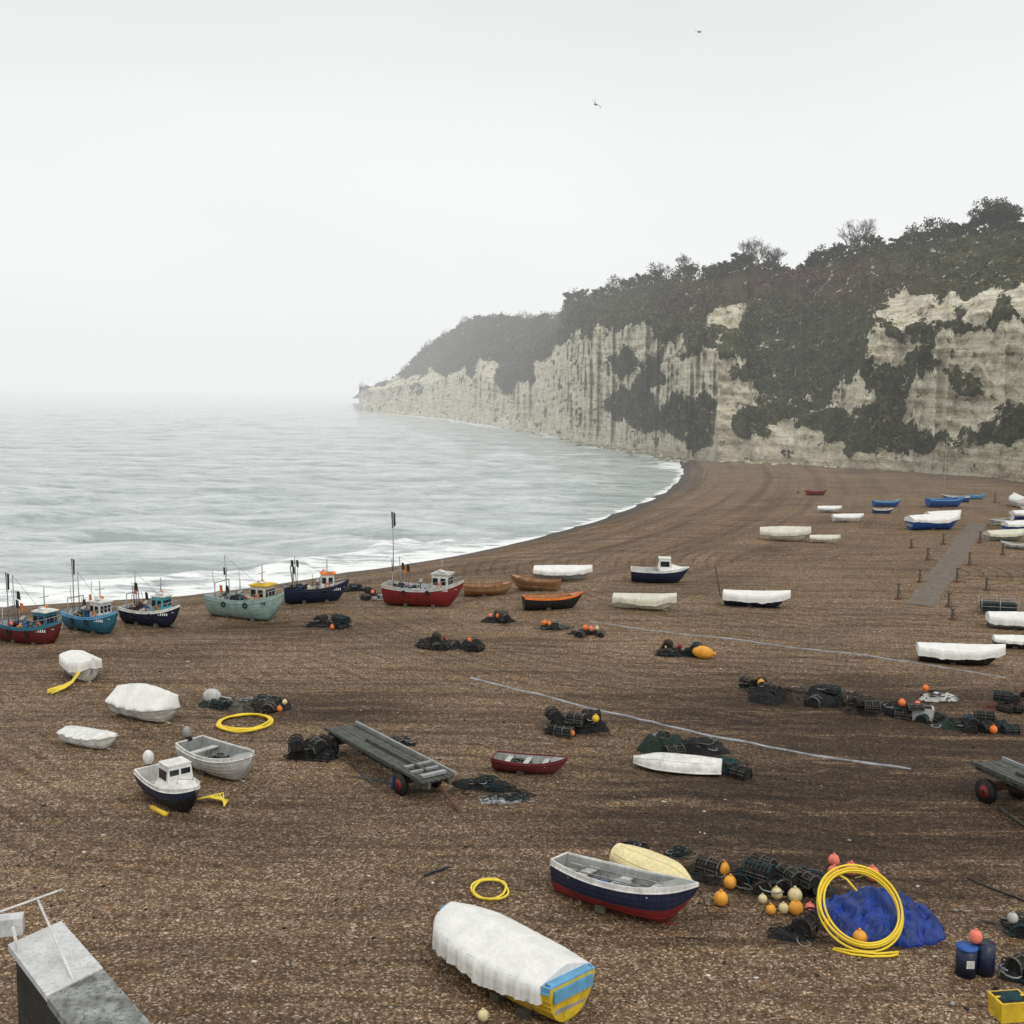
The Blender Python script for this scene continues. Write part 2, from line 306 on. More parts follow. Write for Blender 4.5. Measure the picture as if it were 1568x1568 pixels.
polys=[[(540,594),(590,590),(625,578),(640,596),(660,556),(680,580),(700,562),(715,585),(740,535),(752,560),(765,600),(800,596),(820,570),(850,525),(880,510),(900,504),(950,505),(1000,498),(1008,540),(985,580),(950,585),(930,620),(955,650),(1000,662),(1040,672),(1090,690),(1090,780),(540,780)],
[(1022,560),(1060,545),(1110,535),(1132,560),(1118,592),(1085,598),(1050,606),(1010,630),(1000,606)],[(1092,596),(1130,586),(1138,640),(1110,655),(1085,640)],
[(1060,690),(1110,650),(1150,665),(1200,645),(1240,655),(1290,690),(1400,688),(1568,662),(1700,650),(2700,600),(2700,1000),(1040,800)],
[(1345,485),(1380,448),(1420,455),(1490,445),(1535,430),(1515,490),(1440,502),(1380,504)],[(1315,530),(1350,508),(1410,518),(1395,548),(1340,566)],
[(1425,520),(1568,500),(1800,480),(1800,640),(1568,610),(1535,640),(1480,664),(1420,662),(1385,622),(1400,590),(1440,565)],[(1275,590),(1310,575),(1330,615),(1292,635)],
[(1078,484),(1132,468),(1125,500),(1078,508)],[(1900,400),(2100,380),(2250,560),(1950,600)],[(1530,440),(1600,415),(1640,475),(1560,480)],[(1010,520),(1045,512),(1040,545),(1015,550)],[(1135,600),(1160,590),(1165,625),(1140,630)]]
neg=[[(1000,640),(1030,600),(1085,650),(1090,672),(1040,668)],[(1480,655),(1568,620),(1600,640),(1568,668),(1490,675)],[(1290,640),(1380,640),(1385,690),(1300,690)],[(925,545),(955,535),(985,560),(950,575)],[(1440,575),(1480,560),(1510,600),(1470,605)],[(1450,470),(1480,462),(1475,490)]]
mask=np.zeros(U.shape,bool)
for P in polys: mask|=inside(np.array(P,float),U+nzx,Vv+nzy)
for P in neg: mask&=~inside(np.array(P,float),U+nzx*.6,Vv+nzy*.6)
mask=mask.astype(float)
for k in range(3):
    mask=(np.roll(mask,1,0)+mask*2+np.roll(mask,-1,0))/4; m2=mask.copy(); m2[:,1:-1]=(mask[:,:-2]+2*mask[:,1:-1]+mask[:,2:])/4; mask=m2
arc=np.concatenate([[0],np.cumsum(np.linalg.norm(np.diff(B[:,:2],axis=0),axis=1))])[:,None]*np.ones_like(PZ)
env=np.sin(np.clip(t,0,1)*math.pi)**.35*np.ones_like(PZ)
far=np.clip(np.hypot(B[:,0],B[:,1])[:,None]/250,.9,2.4)
rib=(np.abs(fbm(arc*.06/far,PZ*.014,3,201)-.5)*2)**.6
crag=np.abs(fbm((arc+PZ*.5)*.16,(PZ-arc*.12)*.10,4,211)-.5)*2
disp=-(rib-.4)*6.5*far*env + (crag-.25)*-5.*env*(.35+.65*mask) + (fbm(arc*.35,PZ*.5,3,219)-.5)*3.*env*mask + (np.abs((PZ/2.6+2.*vn(arc*.06,PZ*.05,215))%1-.5)-.25)*2.4*mask*env + (fbm(arc*.2,PZ*.2,4,221)-.5)*7.*env*(1-mask)+1.2*(1-mask)*env
PX=PX-hd[:,None,0]*disp; PY=PY-hd[:,None,1]*disp; PZ=PZ+(fbm(arc*.15,g*30,3,241)-.5)*3.*(1-mask)*env
low=np.clip(1-(PZ-SEA)/9,0,1)*sst(900,1080,S)[:,None]
rust=np.exp(-((U-1230)/150)**2-((Vv-430)/42)**2)+.5*np.exp(-((U-1030)/60)**2-((Vv-470)/30)**2)
rowsX=[B[:,0]-hd[:,0]*2]+[PX[:,i] for i in range(PX.shape[1])]; rowsY=[B[:,1]-hd[:,1]*2]+[PY[:,i] for i in range(PX.shape[1])]; rowsZ=[B[:,2]-4]+[PZ[:,i] for i in range(PX.shape[1])]
for d,dz in ((10,.4),(40,-1),(120,-5),(500,-12)):
    rowsX.append(T[:,0]+hd[:,0]*d);rowsY.append(T[:,1]+hd[:,1]*d);rowsZ.append(T[:,2]+dz)
CX=np.array(rowsX);CY=np.array(rowsY);CZ=np.array(rowsZ)
def padrows(a): return np.vstack([a.T[:1],a.T,np.repeat(a.T[-1:]*0,4,0)])
MK=padrows(mask); LW=padrows(low*np.ones_like(mask)); RS=padrows(rust)
m,nt,bs,out=newmat('chalk_and_scrub')
pos=nn(nt,'ShaderNodeNewGeometry').outputs['Position']
at=lambda n_:nn(nt,'ShaderNodeAttribute',{'attribute_name':n_}).outputs['Fac']
mk=at('chalk');lw=at('low');rs=at('rust')
na=noise(nt,pos,.2,5,.72,.5); nb=noise(nt,pos,1.1,3,.7)
tot=math_(nt,'ADD',mk,math_(nt,'MULTIPLY',math_(nt,'SUBTRACT',math_(nt,'ADD',math_(nt,'MULTIPLY',na,.75),math_(nt,'MULTIPLY',nb,.25)),.5),4.8))
isch=nn(nt,'ShaderNodeMapRange',None,{0:tot,1:.42,2:.6,3:0.,4:1.}).outputs[0]
strat=noise(nt,mapping(nt,pos,(.06,.06,1.3)),1.,2,.6,.25); vert=noise(nt,mapping(nt,pos,(.5,.5,.12)),1.,3,.7,1.)
ch=mix(nt,ramp(nt,na,[(.35,(0,0,0)),(.65,(1,1,1))]),(.62,.56,.40,1),(.88,.84,.70,1))
ch=mix(nt,.8,ch,ramp(nt,strat,[(.38,(.70,.66,.58)),(.5,(1,1,1)),(.65,(1.06,1.06,1.06))]),'MULTIPLY')
ch=mix(nt,.55,ch,ramp(nt,vert,[(.36,(.5,.47,.38)),(.5,(1,1,1))]),'MULTIPLY')
ch=mix(nt,math_(nt,'MULTIPLY',lw,math_(nt,'ADD',nb,.05)),ch,(.28,.21,.14,1))
ve=ramp(nt,nb,[(.3,(.024,.028,.014)),(.5,(.06,.062,.03)),(.7,(.13,.112,.062))])
ve=mix(nt,math_(nt,'MULTIPLY',rs,.7),ve,(.09,.042,.032,1))
nt.links.new(mix(nt,isch,ve,ch),bs.inputs['Base Color']); bs.inputs['Roughness'].default_value=.95; bs.inputs['Specular IOR Level'].default_value=.1
b=nn(nt,'ShaderNodeBump',None,{'Strength':1.,'Distance':1.2,'Height':math_(nt,'ADD',math_(nt,'MULTIPLY',na,2.),nb)}); nt.links.new(b.outputs[0],bs.inputs['Normal'])
np_mesh('chalk_cliff_headland',np.stack([CX,CY,CZ],-1).reshape(-1,3),gridq(*CX.shape),[m],{'chalk':MK,'low':LW,'rust':RS})
# ---------------------------------------------------------------- foliage
def leafmat(name,stops):
    m,nt,bs,out=newmat(name)
    geo=nn(nt,'ShaderNodeNewGeometry'); rnd=geo.outputs['Random Per Island']
    cl=noise(nt,geo.outputs['Position'],.12,2); f=math_(nt,'ADD',math_(nt,'MULTIPLY',rnd,.35),math_(nt,'MULTIPLY',cl,.7))
    nt.links.new(ramp(nt,f,stops),bs.inputs['Base Color']); bs.inputs['Roughness'].default_value=.8; bs.inputs['Specular IOR Level'].default_value=.1
    return m
LM=leafmat('scrub_leaves',[(.28,(.018,.026,.011)),(.45,(.046,.055,.022)),(.58,(.095,.09,.042)),(.75,(.17,.135,.075))])
LR=leafmat('bracken_leaves',[(.2,(.04,.025,.018)),(.5,(.10,.052,.038)),(.8,(.17,.105,.075))])
LP=leafmat('evergreen_leaves',[(.25,(.016,.023,.011)),(.5,(.042,.05,.022)),(.8,(.095,.09,.05))])
BARK=pm('bark',(.10,.088,.075),.9,.3,2,.2)
def leaves(cent,rad,n,size):
    k=len(cent); d=RNG.normal(size=(k,n,3)); d/=np.linalg.norm(d,axis=2,keepdims=True)
    d*= (RNG.rand(k,n,1)**.4); lump=1+.45*(RNG.rand(k,n,1)-.5)
    P=cent[:,None,:]+d*rad[:,None,:]*lump
    P=P.reshape(-1,3); sz=np.repeat(size,n)*(.55+.9*RNG.rand(k*n))
    a=RNG.normal(size=(k*n,3)); a/=np.linalg.norm(a,axis=1,keepdims=True); b=RNG.normal(size=(k*n,3)); b-=a*(a*b).sum(1,keepdims=True); b/=np.linalg.norm(b,axis=1,keepdims=True)
    a*=sz[:,None]*.5; b*=sz[:,None]*.36
    V=np.stack([P-a-b,P+a-b*.3,P+a*1.1+b,P-a*.4+b],1).reshape(-1,3); Q=np.arange(len(V)).reshape(-1,4); return V,Q
ps=PX.shape; cent=[];rad=[];rr=[]
dens=fbm(U*.035,Vv*.05,3,301)
for _ in range(16000):
    i=random.randrange(4,ps[0]-1); j=random.randrange(4,ps[1]); w=(hl[i,0]/60)*np.linalg.norm(B[i]-B[i-1])/1.6
    if random.random()>w: continue
    if mask[i,j]>.3 and random.random()>.07: continue
    if dens[i,j]<.40 and random.random()<.5: continue
    fr=math.hypot(PX[i,j],PY[i,j])/220
    bigb=1.8 if random.random()<.16 else 1.
    r=random.uniform(.5,1.7)*bigb*max(.8,min(fr,1.7))*(.5 if mask[i,j]>.1 else 1)
    cent.append((PX[i,j],PY[i,j],PZ[i,j]+r*.25)); rad.append((r,r,r*random.uniform(.6,.95))); rr.append(rust[i,j]>random.uniform(.2,.9))
cent=np.array(cent);rad=np.array(rad);rr=np.array(rr)
V,Q=leaves(cent,rad,44,np.minimum(rad[:,0],1.6)*.40); mi=np.repeat(rr.astype(int),44)
np_mesh('cliff_scrub',V,Q,[LM,LR],None,False,mi)
print('SCRUB',len(cent),len(Q))
cent=[];rad=[]
for i in range(4,ps[0]-1):
    s=S[i]
    if s<600 and random.random()>.3: continue
    if random.random()>.7: continue
    v_=float(vn(np.array(s*.09),np.array(2.),77)); big=.35+1.9*v_**2.2
    r=(random.uniform(.7,1.6)*1.2 if s<860 else random.uniform(.8,2.)*(.8+.4*random.random()))*big
    b_=random.uniform(-3,3); cent.append((T[i,0]+hd[i,0]*b_,T[i,1]+hd[i,1]*b_,T[i,2]+r*.75)); rad.append((r*.9,r*.9,r))
    if s>860 and v_>.5 and random.random()<.5: cent.append((T[i,0]+hd[i,0]*b_+random.uniform(-1,1),T[i,1]+hd[i,1]*b_,T[i,2]+r*1.6)); rad.append((r*.6,r*.6,r*.55))
cent=np.array(cent);rad=np.array(rad); V,Q=leaves(cent,rad,56,np.full(len(cent),.42)); np_mesh('ridge_trees_mass',V,Q,[LP],None,False)
def tree(name,base,h,spread,kind,seed):
    rnd=random.Random(seed); mb=MB(); tips=[]
    def br(p,d,l,r,lv):
        q=p+d*l; mb.tube([p,p+d*l*.5+Vector((rnd.uniform(-.05,.05)*l,rnd.uniform(-.05,.05)*l,0)),q],r,BARK,4 if lv>1 else 6,r2=r*.6)
        if lv>=1: tips.append((q,lv)); tips.append(((p+q)/2,lv))
        if lv>=(6 if kind=='bare' else 3): return
        for k in range(rnd.choice([2,3,3]) if lv else 5):
            nd=(d*(.75 if kind=='bare' else .35)+Vector((rnd.uniform(-1,1)*spread,rnd.uniform(-1,1)*spread,rnd.uniform(-.15,.7)))).normalized()
            br(p+d*l*rnd.uniform(.55,1),nd,l*rnd.uniform(.6,.8),max(.02,r*.55),lv+1)
    br(Vector((0,0,-1)),Vector((rnd.uniform(-.1,.1),rnd.uniform(-.1,.1),1)).normalized(),h*.38,h*.026,0)
    if kind!='bare':
        c=np.array([q for q,l in tips]); r=np.full((len(c),3),h*.085)*RNG.uniform(.6,1.3,(len(c),1)); r[:,2]*=.6
        V,Q=leaves(c,r,26,np.full(len(c),.34)); mb.add(V.tolist(),Q.tolist(),LP)
    mb.obj(name,base)
def ridge_tree(s,h,kind,spread=.8,back=2):
    i=int(np.argmin(abs(S-s))); tree({'bare':'bare_tree','pine':'pine_tree','ever':'evergreen_tree'}[kind],(T[i,0]+hd[i,0]*back,T[i,1]+hd[i,1]*back,T[i,2]-.3),h,spread,kind,int(s))
for s,h,k,sp in [(876,9,'pine',1.2),(890,8,'pine',1.3),(918,7.5,'pine',1.2),(866,6,'pine',1.),(940,5,'ever',1.),(962,6.5,'ever',1.),(985,7.5,'ever',1),(1004,8,'ever',1.1),(1022,7.5,'bare',.6),(1046,9,'bare',.45),(1056,8,'ever',.5),(1085,6,'ever',1),(1115,7.5,'ever',1),(1135,9,'ever',1),(1150,10,'bare',.8),(1163,10,'bare',.8),(1178,9,'bare',.8),(1190,6.5,'bare',.8),(1240,5,'ever',1),(1262,6.5,'ever',1),(1280,7,'ever',1),(1298,9.5,'bare',.7),(1312,10,'bare',.7),(1325,8.5,'bare',.7),(1340,6.5,'ever',1),(1378,6,'ever',1),(1405,6,'ever',1),(1432,6,'ever',1),(1455,7,'ever',1.1),(1492,8,'ever',1.1),(1516,12.5,'ever',1.1),(1526,11,'ever',1.2),(1508,10,'ever',1.1),(1540,8,'ever',1.1),(1556,5,'ever',1.),(1400,5,'bare',.8),(730,6,'ever',1.2),(770,6,'ever',1.2),(835,6,'ever',1.2),(1620,7,'ever',1.1),(1680,8,'ever',1.1)]:
    ridge_tree(s,h,k,sp)
mb=MB(); RK=pm('algae_rock',(.3,.3,.18),.9,.35,1.,.6,.5,(.07,.09,.03)); RK2=pm('chalk_rock',(.55,.52,.42),.9,.25,1.,.6,.3)
for _ in range(300):
    s=random.choice([random.uniform(880,1060),random.uniform(900,1045),random.uniform(700,1400)]); i=int(np.argmin(abs(S-s))); off=abs(random.gauss(0,4 if s<1060 else 1.5)); r=random.uniform(.2,1.)
    p=B[i]; q=(p[0]-hd[i,0]*off+random.uniform(-1.5,1.5)-off*.4,p[1]-hd[i,1]*off)
    z=max(SEA,gz(q[0],q[1])); mb.ell((q[0],q[1],z),(r*random.uniform(.8,1.5),r,r*.6),random.choice([RK,RK2,RK]),8,5,.2)
mb.obj('shore_boulders')
# ---------------------------------------------------------------- boats
def hull(mb,L,Bm,D,bot,top,rail,inner,stern=.75,sheer=.28,deck=.45,wl=.45,closed=False,rw=.05,N=20,M=9,full=1.7):
    def b(u):
        if u<.42: return Bm/2*(stern+(1-stern)*math.sin(math.pi/2*u/.42))
        return Bm/2*max(.015,math.cos(math.pi/2*((u-.42)/.58)**full))
    def zs(u): return D*(1+sheer*(1.9*u-.75)**2*(1 if u>.39 else .6))
    def zk(u): return D*.75*max(0,(u-.82)/.18)**2.2
    outer=[]
    for i in range(N+1):
        u=i/N; row=[]
        for k in range(M+1):
            v=k/M; a=v*math.pi/2; y=b(u)*math.sin(a)**.75; z=zk(u)+(zs(u)-zk(u))*(1-math.cos(a))**.85
            x=L*(u-.5)-L*.10*sst(.6,1,u)*(1-v)**1.5+L*.02*(1-sst(0,.2,u))*(1-v)
            row.append((x,y,z))
        outer.append(row)
    mf=lambda i,k: (bot if k<M*wl+1 else (rail if k>=M-1 else top))
    for sg in (1,-1):
        mb.grid([[(x,y*sg,z) for x,y,z in r] for r in outer],top,True,mf)
    r=outer[0]; vs=[(x,y,z) for x,y,z in r]+[(x,-y,z) for x,y,z in r[::-1]]
    mb.add(vs,[list(range(len(vs)))],top)
    inn=[]
    for i in range(N+1):
        u=i/N; x,y,z=outer[i][-1]; yi=max(.0,y-rw); xi=x-(rw if i==N else 0)+(rw if i==0 else 0); zf=zk(u)+(z-zk(u))*deck; xf=xi-L*.04*sst(.7,1,u)
        inn.append([(x,y,z),(x,y,z+.025),(xi,yi,z+.025),(xi,yi,z-.03),(xf,yi*.9,(z+zf)/2),(xf,yi*.72,zf),(xf,0,zf)])
    for sg in (1,-1):
        mb.grid([[(x,y*sg,z) for x,y,z in r] for r in inn],inner,False,lambda i,k:(rail if k<3 else inner))
    r=inn[0]; mb.add([r[2],r[5],r[6],(r[5][0],-r[5][1],r[5][2]),(r[2][0],-r[2][1],r[2][2])],[[0,1,2,3,4]],inner)
    mb.box((outer[0][-1][0]+rw/2,0,zs(0)+.012),(rw*1.2,outer[0][-1][1]*2,.03),rail)
    for sg in (1,-1): mb.tube([(o[-2][0],(o[-2][1]+.012)*sg,o[-2][2]+.02) for o in outer],.022*max(1,L/5),rail,5)
    for kk in (3,5,6,7):
        for sg in (1,-1): mb.tube([(o[kk][0],(o[kk][1]+.004)*sg,o[kk][2]) for o in outer],.010,bot if kk<M*wl+1 else top,4)
    mb.box((-.03*L,0,.0),(L*.78,.07,.10),bot)
    for u in np.arange(.12,.85,.07):
        i=int(u*N); 
        for sg in (1,-1): mb.tube([(inn[i][3][0],(inn[i][3][1]-.01)*sg,inn[i][3][2]),(inn[i][5][0],(inn[i][5][1]-.01)*sg,inn[i][5][2])],.015,inner,4)
    return b,zs
def cover(mb,L,Bm,D,b,zs,mat,ridge=.3,drop=.25,N=40,u0=0.,u1=1.,tent=1.1,bulge=.06):
    rows=[]; ph=random.random()*9; 
    for i in range(N+1):
        u=u0+(u1-u0)*i/N; x=L*(u-.5)*1.015; bb=max(.04,b(u))+.05; z=zs(u)+.02; rg=ridge*(1-.45*abs(2*u-1)**1.6)
        nl=[float(fbm(np.array(u*5+ph),np.array(sg*7.),3,400))-.5 for sg in (1,2)]
        d1,d2=[drop*(1+.8*q) for q in nl]; row=[]; K=12; fold=.015*math.sin(i*1.9+ph)+.02*math.sin(i*.8)
        row.append((x,-bb*1.0-fold*1.5,z-d1)); row.append((x,-bb*1.0-fold,z-d1*.5)); row.append((x,-bb-fold*.3,z-.02))
        for k in range(1,K):
            w=-1+2*k/K; hump=.5+.5*math.cos((u-.5)*L*5.4)
            prof=(1-abs(w)**tent)-bulge*math.sin(math.pi*abs(w))*hump
            row.append((x,bb*w,z+rg*prof+.035*(float(fbm(np.array(u*14.+ph),np.array(w*3.+u*9),2,9))-.5)))
        row.append((x,bb+fold*.3,z-.02)); row.append((x,bb*1.0+fold,z-d2*.5)); row.append((x,bb*1.0+fold*1.5,z-d2)); rows.append(row)
    mb.grid(rows,mat)
    for r in (rows[0],rows[-1]): mb.add(r,[list(range(len(r)))],mat)
def wid(px,py,w):
    p=G(px,py); d=Vector((p.x,p.y,p.z-H)); dep=-(R.transposed()@d).z; return p,w/F*dep
def Lof(px,py,w,yaw,ratio):
    p,W=wid(px,py,w); k=(px-784)/F; return p,W/(abs(math.cos(yaw)-math.sin(yaw)*k)+ratio*.8*abs(math.sin(yaw)+math.cos(yaw)*k))
def buoyball(mb,c,r,mat):
    mb.ell(c,(r,r,r*1.08),mat,14,9); mb.tube([(c[0],c[1],c[2]+r),(c[0]+.02,c[1],c[2]+r*1.3)],r*.22,mat,6)
def pot(mb,c,s,yaw,mat,tilt=0.):
    """lobster pot: base frame, three hoops, netting twine, dark interior"""
    M=Matrix.Rotation(yaw,3,'Z')@Matrix.Rotation(tilt,3,'X'); c=Vector(c); w=s*.36; l=s*.5; h=s*.55
    def hoop(x,k=1.): return [tuple(M@Vector((x,p[0]*k,p[1]*k))+c) for p in [(-w,0)]+[(-w*math.cos(a),h*.45+h*.55*math.sin(a)) for a in np.linspace(0,math.pi,7)]+[(w,0)]]
    rows=[hoop(x,.86) for x in (-l*.95,0,l*.95)]
    mb.grid(rows,DARK,False); mb.add(rows[0],[list(range(9))],DARK); mb.add(rows[-1],[list(range(9))],DARK)
    for x in (-l,0,l): mb.tube(hoop(x),.03,mat,5)
    H0=hoop(-l);H1=hoop(l)
    for k in (0,1,2,4,6,7,8): mb.tube([H0[k],H1[k]],.022 if k in (0,8,4) else .012,mat if k in (0,8,4) else POTW,4)
    for x in (-l*.66,-l*.33,l*.33,l*.66): mb.tube(hoop(x,.97),.010,POTW,3)
def curl(mb,p,s,r,mat):
    pts=[];a=random.random()*6.28;ax=random.uniform(.6,1.2)*s; q=Vector(p)
    for k in range(9):
        a+=random.uniform(.2,1.); q=q+Vector((math.cos(a)*ax*.3,math.sin(a)*ax*.3,random.uniform(-.35,.35)*s*.2)); pts.append(Vector((q.x,q.y,max(.02,q.z))))
    mb.tube(pts,r,mat,4)
def heap(mb,c,rx,ry,rz,mat,seed=0,n=26,mm=12,curls=True):
    vs=[];fs=[]; sd=random.random()*50
    for j in range(mm+1):
        q=j/mm
        for i in range(n):
            a=2*math.pi*i/n; ca,sa=math.cos(a),math.sin(a)
            nz=float(fbm(np.array(ca*1.8+sd+q*2),np.array(sa*1.8+sd),3,seed)); rr=q*(.6+.8*nz)
            hgt=rz*(1-q**2.6)*(.6+.75*float(fbm(np.array(ca*q*4+sd),np.array(sa*q*4+9),3,seed+5)))
            vs.append((c[0]+rx*rr*ca,c[1]+ry*rr*sa,c[2]+hgt-(.06 if j==mm else 0)))
    for j in range(mm):
        for i in range(n): fs.append((j*n+i,(j+1)*n+i,(j+1)*n+(i+1)%n,j*n+(i+1)%n))
    mb.add(vs,fs,mat,True)
    if curls:
        for _ in range(int(14+rx*18)):
            a=random.random()*6.28; q=random.random()*.95
            curl(mb,(c[0]+rx*q*math.cos(a)*.9,c[1]+ry*q*math.sin(a)*.9,c[2]+rz*(1-q*q)*.85+.03),.4,random.uniform(.012,.03),random.choice([mat,DARK,DARK,DGREEN,TEALN,BROWNN,POTW,STRAP]))
def gear(name,px,py,wpx,hpx=22,mats=None,buoys=(),pots=4,yaw=0.):
    p,W=wid(px,py,wpx); mb=MB(); hz=min(.85,hpx/F*(p.y)*.55); mats=mats or [DARK]; D_=min(1.6,max(.7,W*.3)); 
    nh=max(1,int(W/1.2))
    for k in range(nh):
        x=(-.5+(k+.5)/nh)*W; heap(mb,(x,random.uniform(-.2,.2),-.03),W/nh*.7,D_*.6,hz*random.uniform(.5,1.),random.choice(mats),k)
    for k in range(pots):
        x=random.uniform(-.45,.45)*W; pot(mb,(x,random.uniform(-.6,.3),random.choice([0,0,hz*.6])),random.uniform(.6,.85),random.uniform(0,3),random.choice([POTW,BROWNN,GWOOD,DARK,TEALN]),random.choice([0,0,.4,-.5]))
    for (bx,by,m_,r) in buoys: buoyball(mb,(bx*W,by,r+(.0 if by<-.5 else hz*.7)),r,m_)
    return mb.obj(name,p,(0,0,yaw))
def wheelhouse(mb,x0,x1,w,z0,h,wall,roof,trim=WHITE):
    L=x1-x0; cx=(x0+x1)/2
    mb.box((cx,0,z0+h/2),(L,w,h),wall,tx=.94,ty=.93)
    mb.box((cx+.04,0,z0+h+.04),(L*1.14,w*1.06,.08),roof); mb.box((cx,0,z0+h+.10),(L*.85,w*.8,.06),roof)
    zt=z0+h*.7; hh=h*.3
    for k in (-1,0,1): mb.box((x1-L*.012,k*w*.29,zt),(.05,w*.22,hh),GLASS)
    for k in (-1,0,1): mb.box((x0+L*.012,k*w*.29,zt),(.05,w*.2,hh*.8),GLASS)
    for sg in (1,-1):
        for k in (-.27,.2): mb.box((cx+k*L,sg*w*.482,zt),(L*.3,.05,hh),GLASS)
def fishing(px,py,wpx,yaw,bot,top,cab,roof,mast=2.6,flag=0,rail=WHITE,cabx=.16,roll=0.,stripe=None):
    yaw=math.radians(yaw); p,L=Lof(px,py,wpx,yaw,.38); mb=MB(); Bm=.39*L; D=.235*L
    b,zs=hull(mb,L,Bm,D,bot,top,rail,LGREY,.82,.36,.55,.38,rw=.06,full=2.1)
    dz=D*.6
    mb.box((.33*L,0,D*1.02),(.2*L,Bm*.42,.05),LGREY,tx=.9)
    ch=D*.6+.75
    wheelhouse(mb,(cabx-.1)*L,(cabx+.11)*L,Bm*.55,dz,ch,cab,roof)
    zt=dz+ch
    mb.tube([(cabx*L,0,zt),(cabx*L,0,zt+mast*.5)],.035,STEEL); mb.tube([(cabx*L,-.35,zt+mast*.3),(cabx*L,.35,zt+mast*.3)],.025,STEEL)
    mb.ell((cabx*L-.2,.3,zt+.2),(.14,.14,.1),ORG,8,6); mb.ell((cabx*L+.15,-.25,zt+.2),(.2,.2,.08),WHITE,10,6); mb.box((cabx*L-.1,-.1,zt+.2),(.3,.25,.16),LGREY)
    mb.tube([(cabx*L+.16*math.cos(a),-Bm*.29,zt-.75+.16*math.sin(a)) for a in np.linspace(0,6.28,13)[:-1]],.04,ORG,6,True)
    pts=[(L*(u-.5),b(u)*.92,zs(u)+.35) for u in (.66,.76,.86,.94)]; pts=pts+[(q[0],-q[1],q[2]) for q in pts[::-1]]; mb.tube(pts,.022,STEEL,5)
    for q in pts: mb.tube([q,(q[0],q[1],q[2]-.36)],.018,STEEL,5)
    for u in (.3,.6): mb.tube([(L*(u-.5)+.15*math.cos(a),-b(u)-.05,zs(u)-.3+.15*math.sin(a)) for a in np.linspace(0,6.28,11)[:-1]],.05,BLACK,6,True)
    for sg in (1,-1): mb.tube([(-.36*L,sg*Bm*.36,dz),(-.36*L,sg*Bm*.34,zs(.1)+.95)],.035,STEEL)
    mb.tube([(-.36*L,-Bm*.35,zs(.1)+.95),(-.36*L,Bm*.35,zs(.1)+.95)],.035,STEEL)
    mb.tube([(0,-Bm*.38,dz),(0,-Bm*.4,zs(.5)+.55)],.05,TEAL); mb.tube([(0.02,-Bm*.5,zs(.5)+.5),(0.02,-Bm*.3,zs(.5)+.6)],.13,STEEL,10)
    mb.tube([(-.30*L,.1,dz),(-.33*L,.1,zs(.2)+mast)],.035,STEEL)
    mb.tube([(-.33*L,.1,zs(.2)+mast),(.3*L,0,zs(.9))],.01,BLACK,3)
    for k in range(6): 
        x=random.uniform(-.42,-.05)*L; y=random.uniform(-.3,.3)*Bm; hh=random.uniform(1.2,2.6); mb.tube([(x,y,dz),(x+random.uniform(-.4,.2),y,dz+hh)],.018,GWOOD,4)
        if k<3: mb.add([(x-.1,y,dz+hh),(x+.08,y+.05,dz+hh-.08),(x+.1,y+.1,dz+hh-.6),(x-.08,y,dz+hh-.5)],[(0,1,2,3)],random.choice([BLKF,BLKF,ORG,BLKF]))
    for k in range(5): heap(mb,(random.uniform(-.38,-.04)*L,random.uniform(-.2,.2)*Bm,dz),L*.08,Bm*.18,random.uniform(.4,.8),random.choice([DARK,TEALN,DGREEN,BROWNN,STRAP]),k,14,6)
    for k in range(5): buoyball(mb,(random.uniform(-.4,.03)*L,random.uniform(-.3,.3)*Bm,dz+random.uniform(.3,.6)),random.uniform(.09,.15),random.choice([ORG,PINK,WBUOY,BLUE,LGREY]))
    mb.box((-.2*L,.1*Bm,dz+.35),(.6,.45,.35),BLUE); mb.box((-.1*L,-.15*Bm,dz+.3),(.5,.4,.3),random.choice([YEL,LGREY,LGREY]))
    # registration lettering patch and painted bow band
    for k in range(5): mb.box((.24*L+k*.13,-b(.78)-.012+.03*k,zs(.78)-.28),(.07,.03,.16),WHITE if top is not MINT else NAVY,rz=.35)
    if flag:
        mb.tube([(-.4*L,0,dz),(-.405*L,0,zs(.1)+flag)],.035,STEEL)
        z=zs(.1)+flag; mb.add([(-.43*L,0,z),(-.385*L,.1,z-.1),(-.375*L,.05,z-1.),(-.42*L,0,z-1.2)],[(0,1,2,3)],BLKF)
    for sg in (1,-1):
        for x in (-.2,.15): mb.box((x*L,sg*Bm*.3,.12),(.25,.3,.3),GWOOD,ty=.6)
    return mb.obj('fishing_boat',(p.x,p.y,p.z-.05),(roll,0,yaw))
fishing(50,984,118,-22,MAROON,MAROON,TEAL,WHITE,2.9,3.,TEAL,cabx=.22)
fishing(143,966,100,-30,TEAL,TEAL,WHITE,WHITE,2.6,3.4,LBLUE)
fishing(234,956,104,-20,NAVY,NAVY,TURQ,WHITE,2.4,0,WHITE)
fishing(380,946,134,-22,MINT,MINT,CREAM,YEL,2.7,0,MINT,cabx=.2)
fishing(485,921,102,14,NAVY,NAVY,WHITE,ORG,2.2,0,NAVY)
fishing(650,927,132,-14,RED,RED,WHITE,LGREY,2.,5.2,LGREY,cabx=.22)
